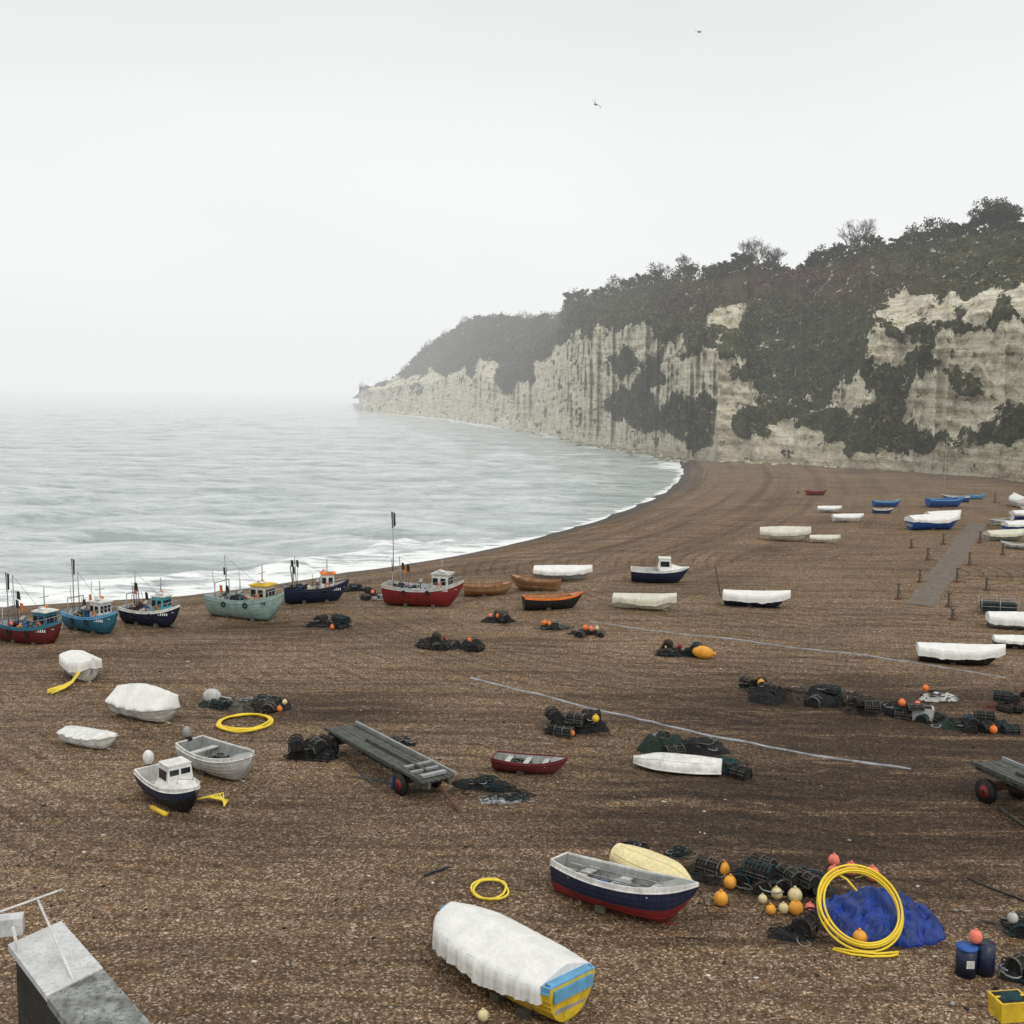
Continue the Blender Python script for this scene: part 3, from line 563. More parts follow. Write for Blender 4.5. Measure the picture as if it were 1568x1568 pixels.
def openboat(name,p,L,yaw,bot,top,rail,inner,ratio=.4,dr=.2,roll=0.,seats=3,outb=None,stern=.75,oars=False,deck=.3,wl=.45,pitch=0.):
    mb=MB(); Bm=ratio*L; D=dr*L; b,zs=hull(mb,L,Bm,D,bot,top,rail,inner,stern,.3,deck,wl)
    for k in range(seats):
        u=.2+.5*k/max(1,seats-1); mb.box((L*(u-.5),0,zs(u)*.78),(.07*L,b(u)*1.85,.035),TWOOD if inner in (WOOD,TWOOD) else LGREY)
    mb.add([(L*.5-.06,0,zs(1)-.01),(L*.30,b(.8)*.86,zs(.8)-.01),(L*.27,0,zs(.78)+.03),(L*.30,-b(.8)*.86,zs(.8)-.01)],[(0,1,2),(0,2,3)],inner)
    if outb:
        x=-L/2-.12; z=zs(0); mb.ell((x-.05,0,z+.28),(.2,.15,.24),outb,12,8); mb.box((x,0,z-.1),(.1,.08,.8),BLACK); mb.box((x-.02,0,z-.5),(.22,.04,.08),BLACK); mb.box((x+.1,0,z+.02),(.16,.22,.14),BLACK)
    heap(mb,(-.12*L,.05,D*.38),.09*L,.1*L,.2,DARK,3,14,6)
    if oars: 
        for sg in (1,-1): mb.tube([(-.35*L,sg*Bm*.15,zs(.3)*.9),(.3*L,sg*Bm*.2,zs(.6)*.95)],.025,GREY,5); mb.box((-.38*L,sg*Bm*.15,zs(.3)*.9),(.5,.13,.02),GREY)
        mb.box((-.02*L,0,D*.7),(.5,.45,.3),GREY,rz=.3); mb.box((-.15*L,-.1,D*.6),(.35,.3,.25),BLUE,rz=-.2); heap(mb,(.12*L,0,D*.45),.4,.35,.3,STRAP,5,16,6)
        mb.tube([(L*.48,0,zs(1)),(L*.62,-.2,D*.5),(L*.6,-.5,.05),(L*.45,-.9,.03)],.015,DARK,4)
    for sg in (1,-1): mb.box((-.1*L,sg*Bm*.3,.08),(.3,.15,.22),GWOOD)
    return mb.obj(name,(p.x,p.y,p.z-.03),(roll,pitch,yaw))
def ob(name,px,py,w,yaw,*a,**k):
    yaw=math.radians(yaw); p,L=Lof(px,py,w,yaw,k.get('ratio',.4)); return openboat(name,p,L,yaw,*a,**k)
ob('wooden_beach_boat',748,911,80,8,WOOD,TWOOD,WOOD,TWOOD,seats=3)
ob('wooden_beach_boat',818,903,84,160,TWOOD,WOOD,WOOD,TWOOD)
ob('wooden_beach_boat',847,932,98,10,BLACK,BLACK,ORG,TWOOD,seats=4,roll=-.05)
def tarped(name,p,L,yaw,bot,top,tarp,ratio=.38,dr=.19,ridge=.35,drop=.3,roll=0.,u0=0.,prop=True,tent=1.1):
    mb=MB(); Bm=ratio*L; D=dr*L; b,zs=hull(mb,L,Bm,D,bot,top,top,GREY,.75,.25,.3)
    cover(mb,L,Bm,D,b,zs,tarp,ridge*L/4,drop*L/4.5,u0=u0,tent=tent)
    if prop:
        for sg in (1,-1): mb.box((-.1*L,sg*Bm*.3,.08),(.3,.15,.22),GWOOD)
    for u in (.2,.5,.75):
        for sg in (1,-1): mb.tube([(L*(u-.5),sg*(b(u)+.06),zs(u)-drop*.7),(L*(u-.5)+.1,sg*(b(u)*.75),zs(u)*.25)],.01,STRAP,4)
    return mb.obj(name,(p.x,p.y,p.z-.03),(roll,0,yaw))
def tb_(px,py,w,yaw,bot=WHITE,top=WHITE,tarp=TARP,name='tarpaulin_covered_boat',**k):
    yaw=math.radians(yaw); p,L=Lof(px,py,w,yaw,.38); return tarped(name,p,L,yaw,bot,top,tarp,**k)
tb_(862,889,90,-8,GREY,GREY)
tb_(987,932,98,-12,GTARP,GTARP,GTARP,drop=.5,ridge=.25)
tb_(1158,928,102,-14,NAVY,GREY,TARP,drop=.45,ridge=.22)
tb_(1202,828,78,-12,CREAM,CREAM,GTARP,ridge=.45); tb_(1263,831,48,-10,CREAM,CREAM,GTARP)
tb_(1270,784,38,-8); tb_(1298,799,50,-4); tb_(1430,810,92,12,BLUE,BLUE,TARP); tb_(1470,1016,138,-14,BLACK,BLACK,TARP,drop=.42,ridge=.25)
tb_(1562,962,108,-12,GREY,NAVY,TARP,drop=.5); tb_(1560,992,84,-12,BLACK,NAVY,TARP); tb_(1445,797,60,10,WHITE,WHITE,TARP)
tb_(1540,828,70,8,GREY,GREY,GTARP); tb_(1562,812,60,15,BLUE,BLUE,TARP); tb_(1575,795,60,5,BLUE,WHITE,TARP)
tb_(1560,776,40,80,WHITE,WHITE,TARP)
for a in [(1250,758,36,5,RED,RED,RED,GREY),(1358,776,48,4,BLUE,BLUE,LBLUE,GREY),(1352,786,34,0,BLUE,NAVY,WHITE,GREY),(1448,776,66,6,BLUE,BLUE,LBLUE,BLUE),(1462,768,46,170,BLUE,BLUE,WHITE,GREY),(1495,764,34,0,LBLUE,LBLUE,LBLUE,GREY),(1535,804,44,20,WHITE,GREY,WHITE,GREY),(1553,840,44,150,GREY,LGREY,WHITE,GREY),(1610,830,60,20,BLUE,BLUE,WHITE,GREY),(1640,800,60,100,WHITE,WHITE,RED,GREY)]:
    ob('dinghy',*a,seats=2)
def cabinboat(name,p,L,yaw,bot,top,rail,outb=None,ratio=.4,fl=False,roll=0.):
    mb=MB(); Bm=ratio*L; D=.23*L; b,zs=hull(mb,L,Bm,D,bot,top,rail,LGREY,.85,.22,.4)
    rows=[]
    for u in np.linspace(.5,.985,12):
        bb=b(u)*.9; h=(.16*L*(1-sst(.62,.95,u))*.55+.04)
        rows.append([(L*(u-.5)-.02,bb*w,zs(u)+h*(1-abs(w)**3)) for w in np.linspace(-1,1,9)])
    mb.grid(rows,WHITE); 
    x0,x1=-.04*L,.2*L; w=Bm*.68; h=.2*L
    mb.box(((x0+x1)/2,0,zs(.6)+h/2),(x1-x0,w,h),WHITE,tx=.8,ty=.86); mb.box(((x0+x1)/2-.02,0,zs(.6)+h+.02),((x1-x0)*.9,w*.9,.04),WHITE)
    for sg in (1,-1): mb.box(((x0+x1)/2,sg*w*.466,zs(.6)+h*.55),((x1-x0)*.62,.05,h*.45),GLASS)
    for k in (-.25,.25): mb.box((x1-.024*L,k*w*.85,zs(.6)+h*.58),(.08,w*.34,h*.48),GLASS)
    for k in (-.25,.25): mb.box((x0+.024*L,k*w*.85,zs(.6)+h*.5),(.08,w*.32,h*.5),GLASS)
    if outb: x=-L/2-.1; mb.ell((x-.05,0,zs(0)+.3),(.24,.2,.28),outb,12,8); mb.box((x,0,zs(0)-.1),(.12,.1,.8),BLACK)
    mb.tube([(L*.28,Bm*.2,zs(.8)+.1),(L*.3,Bm*.2,zs(.8)+.35),(L*.47,0,zs(1)+.3),(L*.3,-Bm*.2,zs(.8)+.35),(L*.28,-Bm*.2,zs(.8)+.1)],.015,STEEL,5)
    if fl:
        mb.tube([(.02*L,-Bm*.55,.1),(.3*L,-Bm*.5,.12)],.09,YEL,8)
        for k in range(5): mb.tube([(.1*L,Bm*.4,.08),(.2*L,Bm*(.7+.1*k),.22),(.3*L+.1*k,Bm*(1.1-.06*k),.04)],.04,ROPEY,6)
    return mb.obj(name,(p.x,p.y,p.z-.02),(roll,0,yaw))
p,L=Lof(1010,892,90,math.radians(-6),.4); cabinboat('small_motor_cruiser',p,L,math.radians(-6),NAVY,NAVY,WHITE)
p=G(264,1230); cabinboat('small_motor_cruiser',p,3.7,math.radians(-48),BLACK,NAVY,WHITE,outb=WHITE,fl=True)
p=G(338,1184); openboat('open_motor_boat',p,4.0,math.radians(-38),LGREY,LGREY,WHITE,GREY,outb=GREY,ratio=.44,seats=2,dr=.22)
p=G(226,1099); tarped('tarpaulin_covered_boat',p,3.9,math.radians(-30),WHITE,LGREY,TARP,ratio=.44,dr=.17,ridge=.95,drop=.1,tent=.9)
p=G(140,1141); tarped('upturned_dinghy',p,2.8,math.radians(-25),WHITE,WHITE,WHITE,ratio=.45,dr=.17,ridge=.3,drop=.05,prop=False,tent=1.4)
p=G(127,1038); tarped('tarpaulin_covered_boat',p,3.2,math.radians(-50),WHITE,TARP,TARP,ratio=.5,dr=.3,ridge=.35,drop=.7,tent=1.2)
p=G(105,1054); mb=MB()
for k in range(9):
    y=-.5+k*.13; mb.tube([(-.9+random.uniform(-.15,.15),y*.9-.4,.05),(-.2,y*.6-.1,.14),(.2,y*.3+.1,.3),(.6,y*.4+.5,.7)],.035,ROPEY,6)
mb.obj('yellow_rope_bundle',p,(0,0,.5))
def ring(name,px,py,wpx,turns,r,mat,tilt=0.,yaw=0.,wob=.03,lift=0.):
    p,W=wid(px,py,wpx); mb=MB(); Rr=W/2
    for k in range(turns):
        R_=Rr-k*r*1.5; ph=random.random()*6; mb.tube([(R_*math.cos(a)*(1+wob*math.sin(2*a+ph)),R_*math.sin(a)*(1+wob*math.sin(3*a+ph)),r+.04*abs(math.sin(a*2+k))+k*r*.6) for a in np.linspace(0,2*math.pi,49)[:-1]],r,mat,8,True)
    return mb.obj(name,(p.x,p.y,p.z+lift),(tilt,0,yaw))
ring('yellow_hose_coil',375,1109,84,3,.05,HOSE)
ring('yellow_rope_ring',750,1367,57,2,.035,ROPEY,tilt=.12,wob=.1,lift=.05)
gear('lobster_pots',376,1082,130,30,[GWOOD,DGREEN,DARK],[(.46,-.55,ORG,.14),(.52,-.5,WBUOY,.12)],7,-.12)
p=G(325,1078); mb=MB(); mb.ell((0,0,.35),(.45,.35,.4),LGREY,12,8,.05); mb.tube([(.3,0,.4),(.9,0,.25)],.05,STEEL); mb.obj('grey_float_bag',p)
gear('net_heap',480,1160,56,60,[TEALN,DARK,TEALN],[],4); gear('net_heap',612,1140,40,36,[DARK],[],1)
TIMB=pm('dark_wet_timber',(.075,.08,.07),.8,.4,4,.5,.4,(.2,.2,.17))
def cart(name,a,b_,w=1.5,z=.9,wheel=.42,wx0=-.4):
    p0=at_z(*a,z);p1=at_z(*b_,z); c=(p0+p1)/2; d=p1-p0; L=float(np.hypot(*d)); yaw=math.atan2(d[1],d[0]); mb=MB()
    for sg in (1,-1): mb.box((0,sg*w*.3,z-.16),(L,.12,.2),TIMB)
    for k in range(7): 
        mb.box((random.uniform(-.04,.04),(-.5+(k+.5)/7)*w,z-.02+random.uniform(-.01,.01)),(L*.98,w/7*.86,.045),TIMB,rz=random.uniform(-.004,.004))
    for sg in (1,-1): mb.box((0,sg*w*.49,z+.06),(L*.98,.09,.12),GREY if sg>0 else TIMB)
    mb.box((.1*L,0,z+.07),(L*.6,.12,.1),GWOOD); mb.box((.28*L,.1,z+.06),(.14,w*.8,.09),STEEL); mb.box((.36*L,.0,z+.06),(.12,w*.8,.09),STEEL); mb.box((.44*L,0,z+.09),(.22,w*.7,.10),STEEL)
    for x in (-.45*L,-.1*L,.2*L,.46*L): mb.box((x,0,z-.12),(.1,w*.95,.1),TIMB)
    for x in (wx0*L,.30*L):
        mb.tube([(x,-w*.5,wheel),(x,w*.5,wheel)],.05,RUST,6); mb.box((x,0,wheel+.18),(.2,w*.7,.2),RUST)
        for sg in (1,-1):
            y=sg*w*.5; mb.tube([(x,y-.1,wheel),(x,y+.1,wheel)],wheel,BLACK,20); mb.tube([(x,y-.115,wheel),(x,y+.115,wheel)],wheel*.5,RED,16); mb.tube([(x,y-.14,wheel),(x,y+.14,wheel)],wheel*.16,BLACK,8)
    mb.tube([(L/2,0,z-.2),(L/2+1.2,0,.1)],.05,RUST,6); mb.tube([(-.2*L,-.5*w,.1),(.15*L,-.75*w,.06)],.06,GWOOD,5)
    mb.box((-.05*L,0,z-.42),(L*.4,w*.3,.2),DARK); mb.tube([(-.36*L,0,z-.3),(.28*L,0,z-.3)],.05,RUST)
    zc=gz(c[0],c[1]); return mb.obj(name,(c[0],c[1],zc),(0,0,yaw))
cart('flatbed_boat_trolley',(520,1108),(674,1190)); cart('flatbed_boat_trolley',(1510,1166),(1680,1240),z=1.25,wheel=.46,wx0=-.33)
p=G(605,1207); mb=MB(); mb.tube([(0,0,0),(0,0,.4)],.15,BLUE,12); mb.tube([(0,0,.4),(0,0,.5)],.06,BLUE,8); mb.tube([(-.1,0,.42),(0,0,.55),(.12,0,.42)],.02,BLUE,5); mb.obj('blue_plastic_jug',p)
ob('rowing_dinghy',812,1181,122,-14,MAROON,MAROON,MAROON,GREY,ratio=.42,dr=.17,seats=3)
gear('net_bundle',745,1204,80,26,[DARK,DARK],[],0,-.2); gear('folded_tarpaulin',772,1226,60,12,[STRAP,GWOOD],[],0)
def upturned(name,p,L,yaw,mat,ratio=.38,D=.5,pit=0.,rl=0.):
    mb=MB(); N=18; rows=[]
    for i in range(N+1):
        u=i/N; bb=(ratio*L/2)*(.6+.4*math.sin(math.pi/2*min(1,u/.4)) if u<.4 else max(.02,math.cos(math.pi/2*((u-.4)/.6)**1.8)))
        hgt=D*(1-.35*sst(.7,1,u)); rows.append([(L*(u-.5),bb*math.cos(a),hgt*abs(math.sin(a))**.7) for a in np.linspace(0,math.pi,13)])
    mb.grid(rows,mat); mb.add(rows[0],[list(range(13))],mat)
    for s_ in (0,-1): mb.tube([(r[s_][0],r[s_][1],r[s_][2]+.03) for r in rows],.03,mat,5)
    for f_ in (3,6,9): mb.tube([(r[f_][0],r[f_][1],r[f_][2]) for r in rows[1:-1]],.018,mat,5)
    return mb.obj(name,(p.x,p.y,p.z),(rl,pit,yaw))
p=G(1036,1178); upturned('upturned_dinghy',p+Vector((0,-.1,.12)),3.5,math.radians(166),WHITE)
gear('net_heap',1045,1152,120,66,[DARK,DARK,DGREEN],[],5); gear('net_heap',1110,1182,46,40,[DARK,TEALN],[],2)
gear('fishing_gear_pile',881,1120,84,66,[DARK,GTARP,DARK],[(-.08,-.7,ORG,.14),(.35,-.5,YEL,.16),(-.4,0,WBUOY,.12)],4)
gear('lobster_pots',690,992,96,30,[DARK,BROWNN],[(-.25,-.6,WBUOY,.1),(0.3,-.3,ORG,.12),(-.1,.1,RED,.12)],10)
gear('lobster_pots',505,960,58,26,[DARK],[(.12,-.7,ORG,.16)],5); gear('lobster_pots',762,952,38,18,[DARK,BLUE],[(0,-.2,ORG,.14),(-.3,0,PINK,.12)],2)
gear('fishing_gear_pile',850,962,48,18,[GWOOD,DGREEN],[(-.35,-.4,ORG,.16),(-.2,-.5,ORG,.14)],1); gear('fishing_gear_pile',900,972,44,22,[DARK],[(-.1,-.3,ORG,.18),(.1,-.4,PINK,.16),(.3,-.2,WBUOY,.14)],2)
gear('fishing_gear_pile',580,917,44,22,[TEALN,LGREY,DARK],[(-.2,-.3,PINK,.16),(.3,-.4,ORG,.2)],2); gear('net_heap',545,905,36,20,[DARK,BLUE],[],1)
gear('fishing_gear_pile',1040,1004,70,30,[DARK,DGREEN],[(.0,-.1,RED,.14),(-.3,0,WBUOY,.1)],6)
p=G(1075,1008); mb=MB(); mb.ell((0,0,.36),(.62,.36,.36),YBUOY,18,12); mb.tube([(.55,0,.36),(.75,0,.38)],.1,YBUOY,8); mb.tube([(-.55,0,.36),(-.72,0,.36)],.08,BLACK,8); mb.obj('large_yellow_buoy',p,(0,.1,-.2))
gear('long_net_heap',1240,1074,170,60,[BROWNN,DARK,BROWNN],[],10,-.14); gear('long_net_heap',1345,1092,90,40,[BROWNN,DARK],[],5,-.18)
gear('lobster_pots',1152,1057,36,24,[GWOOD,DARK],[(.3,-.3,YBUOY,.18)],2)
gear('fishing_gear_pile',1405,1100,60,46,[DARK,TEALN,BROWNN],[(-.4,.1,ORG,.18),(0,.1,PINK,.14)],4)
gear('clear_plastic_bundle',1437,1072,46,36,[LGREY,STRAP],[(-.45,0,ORG,.16)],0)
gear('lobster_pots',1490,1115,110,36,[DARK,DGREEN],[(.2,-.7,ORG,.18),(-.1,0,LBLUE,.1)],10,-.1); gear('lobster_pots',1550,1085,70,46,[BROWNN,RUST],[],7)
mb=MB(); p=G(1412,1102); mb.box((0,0,.3),(.9,.7,.6),LGREY,tx=1.08,ty=1.08); mb.box((0,0,.6),(.8,.6,.02),DARK); mb.obj('fish_crate',p,(0,0,-.3))
def between(a,b_,z):
    p0=at_z(*a,z);p1=at_z(*b_,z); c=(p0+p1)/2; d=p1-p0; return Vector((c[0],c[1],gz(c[0],c[1]))),float(np.hypot(*d)),math.atan2(d[1],d[0])
p,L,yaw=between((852,1318),(1066,1376),.95)
openboat('rowing_boat',p,L*1.0,yaw,RED,NAVY,WHITE,GREY,ratio=.42,dr=.215,roll=-.14,seats=3,oars=True,wl=.36,stern=.55)
p,L,yaw=between((948,1328),(1030,1362),.5); q=p+Vector((.45,1.35,.05)); upturned('upturned_canoe',q,3.0,yaw,PALEY,.44,.5,rl=.15)
p,L,yaw=between((876,1500),(676,1396),1.0)
mb=MB(); Bm=.46*L; D=.215*L; b,zs=hull(mb,L,Bm,D,YEL,YEL,LBLUE,GREY,.74,.14,.3,.75,full=2.8); cover(mb,L,Bm,D,b,zs,TARP,.40,.50,N=70,u0=.06,u1=.93,tent=1.4,bulge=.1)
for u in (.12,.3,.5,.7,.88):
    for sg in (1,-1): mb.tube([(L*(u-.5),sg*(b(u)+.09),zs(u)-.36),(L*(u-.5)+.1,sg*(b(u)*.6),.15)],.012,STRAP,4)
mb.box((-.505*L,0,D*.82),(.06,Bm*.62,.3),LBLUE); mb.box((-.47*L,0,D+.06),(.25,Bm*.66,.05),LBLUE); mb.box((-.1*L,Bm*.3,.08),(.3,.2,.2),GWOOD); mb.box((-.3*L,Bm*.3,.08),(.3,.2,.2),GWOOD); mb.obj('tarpaulin_covered_boat',p-Vector((0,0,.03)),(.04,0,yaw))
for px,py,r,m_ in [(1105,1340,11,YBUOY),(1117,1360,10,YBUOY),(1103,1386,11,YBUOY),(1190,1376,9,WBUOY),(1217,1381,11,WBUOY),(1218,1400,11,YBUOY),(1233,1422,12,YBUOY),(1200,1398,8,WBUOY),(1180,1400,8,YBUOY),(1240,1398,8,PINK),(1277,1326,9,PINK),(1276,1343,9,PINK),(1303,1340,10,PINK),(1335,1348,11,PINK),(740,1563,9,WBUOY),(1316,1446,11,YBUOY),(1168,1383,7,WBUOY),(1262,1420,8,YBUOY)]:
    p,W=wid(px,py,2*r); mb=MB(); buoyball(mb,(0,0,W/2*.95),W/2,m_); mb.tube([(0,0,W*1.05),(.1,-.1,.3),(.25,-.2,.03),(.5,-.1,.02)],.012,ROPEY if r>10 else DARK,4); mb.obj('fishing_buoy',p,(random.uniform(-.1,.1),0,random.random()*6))
gear('lobster_pots',1200,1358,110,60,[DARK,BLACK,DARK],[],16); gear('net_heap',1212,1432,56,30,[DARK,BROWNN],[(.3,0,YBUOY,.15)],1); gear('net_heap',1080,1340,36,18,[DARK],[],1); gear('lobster_pots',1160,1345,50,44,[BLACK,DARK],[],6)
p,W=wid(1345,1424,196); mb=MB(); n=80; rows=[]
for i in range(n+1):
    row=[]
    for j in range(n+1):
        x=(-.5+i/n)*W*1.1; y=(-.5+j/n)*2.9; rr_=math.hypot(x/(W*.5),y/1.35); an=math.atan2(y,x); edge=.74+.5*float(fbm(np.array(math.cos(an)*2.5+4),np.array(math.sin(an)*2.5+4),3,31)); e=max(0,1-(rr_/edge)**2)
        rid=abs(float(fbm(np.array(x*1.5+5),np.array(y*1.5+2),4,9))-.5)*2
        h=e**.45*.85*(.45+.6*float(vn(np.array(x*1.1),np.array(y*1.1),17)))*(.75+.25*sst(-1.2,.6,y))+ (.42*rid+.05*math.sin(x*9+y*4+6*rid))*min(1,e*3)
        row.append((x,y,h-.02 if e>0 else -.12))
    rows.append(row)
mb.grid(rows,BTARP,False); mb.obj('blue_tarpaulin_heap',p+Vector((.05,.35,0)),(0,0,-.1))
p,W=wid(1330,1460,132); mb=MB(); tl=math.radians(42)
for k in range(5):
    R_=W/2-[0,.05,.11,.03,.14][k]; pts=[]
    for a in np.linspace(0,2*math.pi,61)[:-1]:
        y=R_*math.sin(a)+W/2; x=R_*math.cos(a)*(1+.01*math.sin(2*a+k)); pts.append((x+.03*math.sin(k*2.),y*math.cos(tl),y*math.sin(tl)+.05+[0,.07,.02,.14,.09][k]))
    mb.tube(pts,.032,HOSE,8,True)
mb.tube([(-.95,.1,.05),(-.5,-.15,.05),(0,-.25,.05),(.5,-.22,.05),(.75,-.12,.05)],.034,HOSE,8); mb.tube([(-.9,.18,.05),(-.4,-.02,.06),(.2,-.12,.06),(.8,-.02,.06)],.034,HOSE,8)
mb.tube([(-.5,1.7,1.5),(-.2,1.5,1.4),(0,1.2,1.2)],.03,HOSE,8)
mb.obj('yellow_hose_coil',p)
p=G(1490,1492); mb=MB(); mb.tube([(-.2,0,0),(-.2,0,.75)],.26,NAVY,18); mb.tube([(-.2,0,.72),(-.2,0,.78)],.275,BLUE,18); mb.tube([(.32,.1,0),(.32,.1,.8)],.26,NAVY,18); mb.box((-.2,-.27,.4),(.2,.02,.2),WHITE); buoyball(mb,(.05,.1,.98),.17,PINK); mb.obj('blue_drums',p)
p=G(1545,1556); mb=MB(); mb.box((0,0,.25),(.75,.55,.5),YEL,tx=1.1,ty=1.1); mb.box((0,0,.50),(.7,.5,.02),DARK); mb.box((0,0,.515),(.82,.05,.04),YEL); heap(mb,(0,0,.5),.3,.22,.1,TEALN,curls=False); mb.obj('yellow_fish_crate',p,(0,0,.15))
gear('fishing_gear_pile',1560,1420,60,40,[GWOOD,DGREEN],[(-.3,-.3,LGREY,.15)],2); gear('net_heap',1568,1500,50,44,[DARK],[],2)
def strap(name,pts,w,mat=STRAP,th=.035):
    P=[G(*q) for q in pts]; fine=[]
    for a,b_ in zip(P[:-1],P[1:]):
        n=max(2,int((b_-a).length/.6))
        for k in range(n): 
            q=a.lerp(b_,k/n); q=q+Vector((random.uniform(-.03,.03),random.uniform(-.03,.03),0)); fine.append(Vector((q.x,q.y,max(gz(q.x,q.y),gz(q.x+.4,q.y+.4),gz(q.x-.4,q.y-.4),gz(q.x+.4,q.y-.4),gz(q.x-.4,q.y+.4)))))
    fine.append(P[-1]); mb=MB(); rows=[]
    for i,q in enumerate(fine):
        a=fine[max(0,i-1)];c=fine[min(len(fine)-1,i+1)]; t=(c-a); nrm=Vector((-t.y,t.x,0)).normalized()*w/2*random.uniform(.7,1.2); tz=th*random.uniform(.2,1)
        rows.append([q+nrm-Vector((0,0,.09)),q+nrm*.9+Vector((0,0,tz)),q-nrm*.9+Vector((0,0,tz)),q-nrm-Vector((0,0,.09))])
    mb.grid(rows,mat,False); return mb.obj(name)
strap('haulage_strap',[(720,1038),(850,1070),(980,1102),(1110,1132),(1250,1158),(1395,1178)],.22)
strap('haulage_strap',[(905,952),(1050,972),(1200,990),(1330,1005),(1430,1020),(1540,1038)],.2)
strap('mooring_rope',[(1480,1345),(1520,1362),(1568,1380),(1640,1400)],.08,DARK,.05); strap('blue_pole',[(650,1343),(672,1334),(690,1327)],.05,NAVY,.05)
strap('mooring_rope',[(1095,866),(1100,895),(1104,915)],.06,DARK); strap('mooring_rope',[(540,1190),(600,1202)],.12,GWOOD,.08)
def poly_strip(name,L_,R_,mat,z=.03):
    mb=MB(); rows=[]
    n=26
    for i in range(n+1):
        t_=i/n; a=G(*L_[0]).lerp(G(*L_[1]),t_); b_=G(*R_[0]).lerp(G(*R_[1]),t_); j=Vector((random.uniform(-.12,.12),0,0)); rows.append([Vector((q.x,q.y,gz(q.x,q.y)+zz)) for q,zz in ((a+j,-.06),(a+j,z-.01),(a.lerp(b_,.5),z+.02),(b_+j,z-.01),(b_+j,-.06))])
    mb.grid(rows,mat,False); return mb.obj(name)
poly_strip('rubber_matting_path',[(1386,925),(1482,800)],[(1432,930),(1512,802)],MATTING)
for (x,y,hp) in [(1375,918,24),(1452,930,22),(1408,892,20),(1465,892,22),(1420,858,18),(1484,866,20),(1444,834,16),(1458,950,18),(1500,832,18),(1523,770,16),(1395,840,14),(1535,850,18),(1510,905,20)]:
    p,W=wid(x,y,hp); mb=MB(); mb.box((0,0,W/2),(.13,.13,W),TIMB,tx=.85,ty=.85); mb.box((.02,0,W-.02),(.26,.18,.1),TIMB); mb.box((0,0,.08),(.5,.3,.16),RUST,tx=.6,ty=.6,rz=.4); mb.tube([(0,0,W*.8),(.3,0,.1),(.8,.1,.02)],.02,DARK,4); mb.obj('winch_post',p)
p=G(1444,775); mb=MB(); mb.tube([(0,0,0),(.05,0,9.5)],.035,LGREY,6,r2=.02); mb.tube([(-.5,0,6),(.6,0,6)],.015,LGREY,4); mb.box((0,0,.15),(1.,.4,.3),WHITE,tx=1.2); mb.obj('dinghy_mast',p)
p=G(1222,755); mb=MB(); mb.tube([(0,0,0),(.03,0,6)],.03,GREY,5,r2=.015); mb.box((0,0,.15),(.3,.3,.3),GWOOD,tx=.6); mb.obj('marker_pole',p)
p=G(1528,938); mb=MB(); 
for x in (-1.2,0,1.2):
    for y in (-.6,.6): mb.tube([(x,y,0),(x,y,1.1)],.03,STEEL,5)
for z in (.1,.5,.9,1.1):
    for y in (-.6,.6): mb.tube([(-1.2,y,z),(1.2,y,z)],.02,STEEL,4)
mb.box((0,0,.4),(2.2,1.,.6),DGREEN); mb.obj('steel_cage',p,(0,0,-.2))
mb=MB()
for _ in range(260):
    px=random.uniform(20,1560); py=random.uniform(960,1560); q=G(px,py); r=random.uniform(.02,.055)
    mb.ell((q.x,q.y,q.z+r*.4),(r*random.uniform(.8,2),r,r*.6),random.choice([GREY,GREY,DARK,GWOOD,CREAM,BROWNN,DARK,LGREY]),7,5,.15)
mb.obj('beach_stones')
for px,py,w in [(970,1297,22),(1038,1305,26),(800,1222,24)]: gear('rope_coil',px,py,w,8,[DARK],[],0)
# ---------------------------------------------------------------- slab / wall bottom left
z=2.6
def W3(px,py,zz): q=at_z(px,py,zz); return Vector((q[0],q[1],zz))
a=W3(12,1446,z);b_=W3(94,1410,z); c_=W3(262,1600,z); d_=W3(128,1650,z); dr=(c_-b_); ex_=dr.normalized()
mb=MB(); w_=(a-b_); far_c=b_+ex_*14; far_d=a+ex_*14
m1=b_+ex_*(W3(158,1482,z)-b_).length; m2=m1+w_
def prism(A,mat,top,bt):
    vs=[Vector((q.x,q.y,top)) for q in A]+[Vector((q.x,q.y,bt)) for q in A]; n=len(A); mb.add(vs,[list(range(n)),list(range(n,2*n))[::-1]]+[(i,i+n,(i+1)%n+n,(i+1)%n) for i in range(n)],mat)
prism([a,b_,m1,m2],CONCW,z,z-.14); g_=ex_*.03; prism([m2+g_,m1+g_,far_c,far_d],CONC,z-.02,z-.2)
ins=w_.normalized()*.15; prism([a-ins+ex_*.1,b_+ins+ex_*.1,far_c+ins,far_d-ins],pm('dark_render',(.03,.03,.028),.9,.3,3,.4),z-.22,-.3)
mb.obj('concrete_capped_wall')
mb=MB(); p0=W3(112,1500,z); p1=W3(58,1378,z+.75)
mb.tube([p0,p1],.03,WHITE,6); e=W3(95,1362,z+1.); mb.tube([W3(-60,1418,z+.8),e],.025,WHITE,6); mb.box(W3(16,1416,z+.1),(.55,.35,.4),CONCW,rz=.3); mb.tube([a+Vector((.3,.1,-1)),W3(20,1420,z+.7)],.035,WHITE,6)
mb.obj('white_handrail')
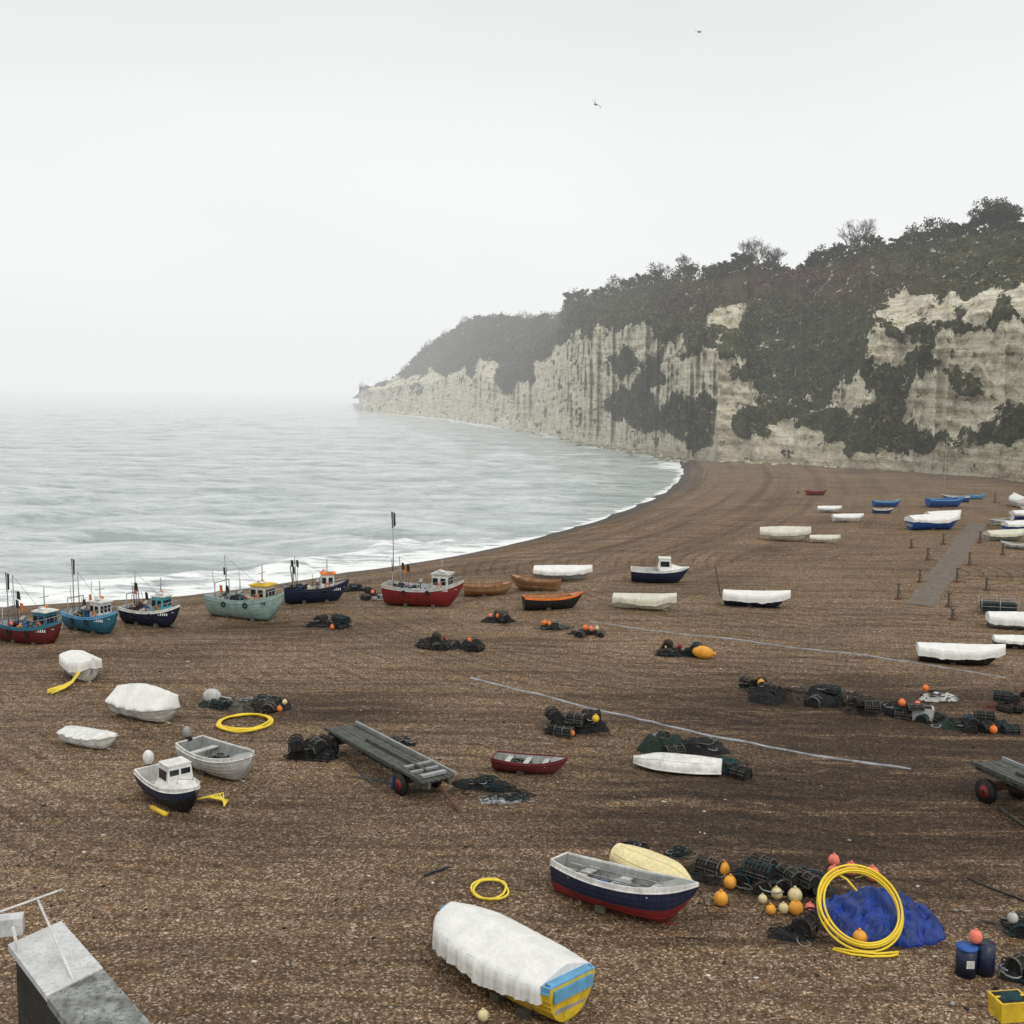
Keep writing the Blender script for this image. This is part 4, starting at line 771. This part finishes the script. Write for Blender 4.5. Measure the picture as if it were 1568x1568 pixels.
# ---------------------------------------------------------------- seagulls
def gull(px,py,dist,yaw,bank):
    p=at_dist(px,py,dist); mb=MB(); mb.ell((0,0,0),(.22,.06,.06),GREY,10,7); mb.ell((.22,0,.03),(.06,.04,.04),LGREY,8,6); mb.tube([(.27,0,.03),(.33,0,.01)],.015,YEL,5,r2=.004); mb.add([(-.2,-.03,0),(-.2,.03,0),(-.34,.06,0),(-.34,-.06,0)],[(0,1,2,3)],LGREY)
    for sg in (1,-1):
        mb.grid([[(.09,sg*.03,.03),(-.06,sg*.03,.03)],[(.12,sg*.25,.13),(-.03,sg*.25,.12)],[(.05,sg*.45,.12),(-.06,sg*.45,.11)],[(-.05,sg*.66,.04),(-.09,sg*.64,.04)]],GREY)
    mb.obj('seagull',tuple(p),(bank,0,yaw))
gull(912,160,85,.9,.7); gull(1070,49,110,.5,.3); gull(1440,388,100,.4,.2)
# ---------------------------------------------------------------- mist, world, sun
m=bpy.data.materials.new('emissive_sea_mist'); m.use_nodes=True; nt=m.node_tree; nt.nodes.clear(); out=nn(nt,'ShaderNodeOutputMaterial')
SG=.0007
ab=nn(nt,'ShaderNodeVolumeAbsorption',None,{'Color':(0,0,0,1),'Density':SG}); em=nn(nt,'ShaderNodeEmission',None,{'Color':(.875,.89,.885,1),'Strength':SG}); ad=nn(nt,'ShaderNodeAddShader',None,{0:ab.outputs[0],1:em.outputs[0]}); nt.links.new(ad.outputs[0],out.inputs['Volume'])  # mist glows by emission, standing in for skylight scattered inside it
mb=MB(); mb.box((0,9130,55),(36000,18000,190),m); mb.obj('emissive_sea_mist')
w=bpy.data.worlds.new('World'); sc.world=w; w.use_nodes=True; nt=w.node_tree; nt.nodes.clear()
out=nn(nt,'ShaderNodeOutputWorld'); sky=nn(nt,'ShaderNodeTexSky',{'sky_type':'NISHITA','sun_disc':False,'sun_elevation':math.radians(48),'sun_rotation':math.radians(145)})
hs=nn(nt,'ShaderNodeHueSaturation',None,{'Saturation':.12,'Color':sky.outputs[0]})
tc=nn(nt,'ShaderNodeTexCoord').outputs['Generated']; sp=nn(nt,'ShaderNodeSeparateXYZ',None,{0:tc})
gr=ramp(nt,sp.outputs[2],[(0,(.88,.90,.895)),(.06,(.935,.945,.94)),(.22,(.86,.872,.868)),(.36,(.73,.742,.742)),(.6,(1.,1.,.985)),(1,(1.,1.,.985))])
cn=noise(nt,mapping(nt,tc,(1,1,2.2)),1.7,3,.5,.3); gr=mix(nt,1.,gr,ramp(nt,cn,[(.3,(.92,.92,.922)),(.7,(1.05,1.05,1.05))]),'MULTIPLY')
bgA=nn(nt,'ShaderNodeBackground',None,{'Color':hs.outputs[0],'Strength':.012}); bgB=nn(nt,'ShaderNodeBackground',None,{'Color':gr,'Strength':.97}); ad=nn(nt,'ShaderNodeAddShader',None,{0:bgA.outputs[0],1:bgB.outputs[0]}); nt.links.new(ad.outputs[0],out.inputs[0])
sl=bpy.data.lights.new('sun','SUN'); sl.energy=1.1; sl.angle=math.radians(25); sl.color=(1,.96,.90); so=bpy.data.objects.new('sun',sl); sc.collection.objects.link(so)
so.rotation_euler=(math.radians(42),0,math.radians(35)); so.location=(0,0,80)
print('OBJECTS',len(bpy.data.objects))
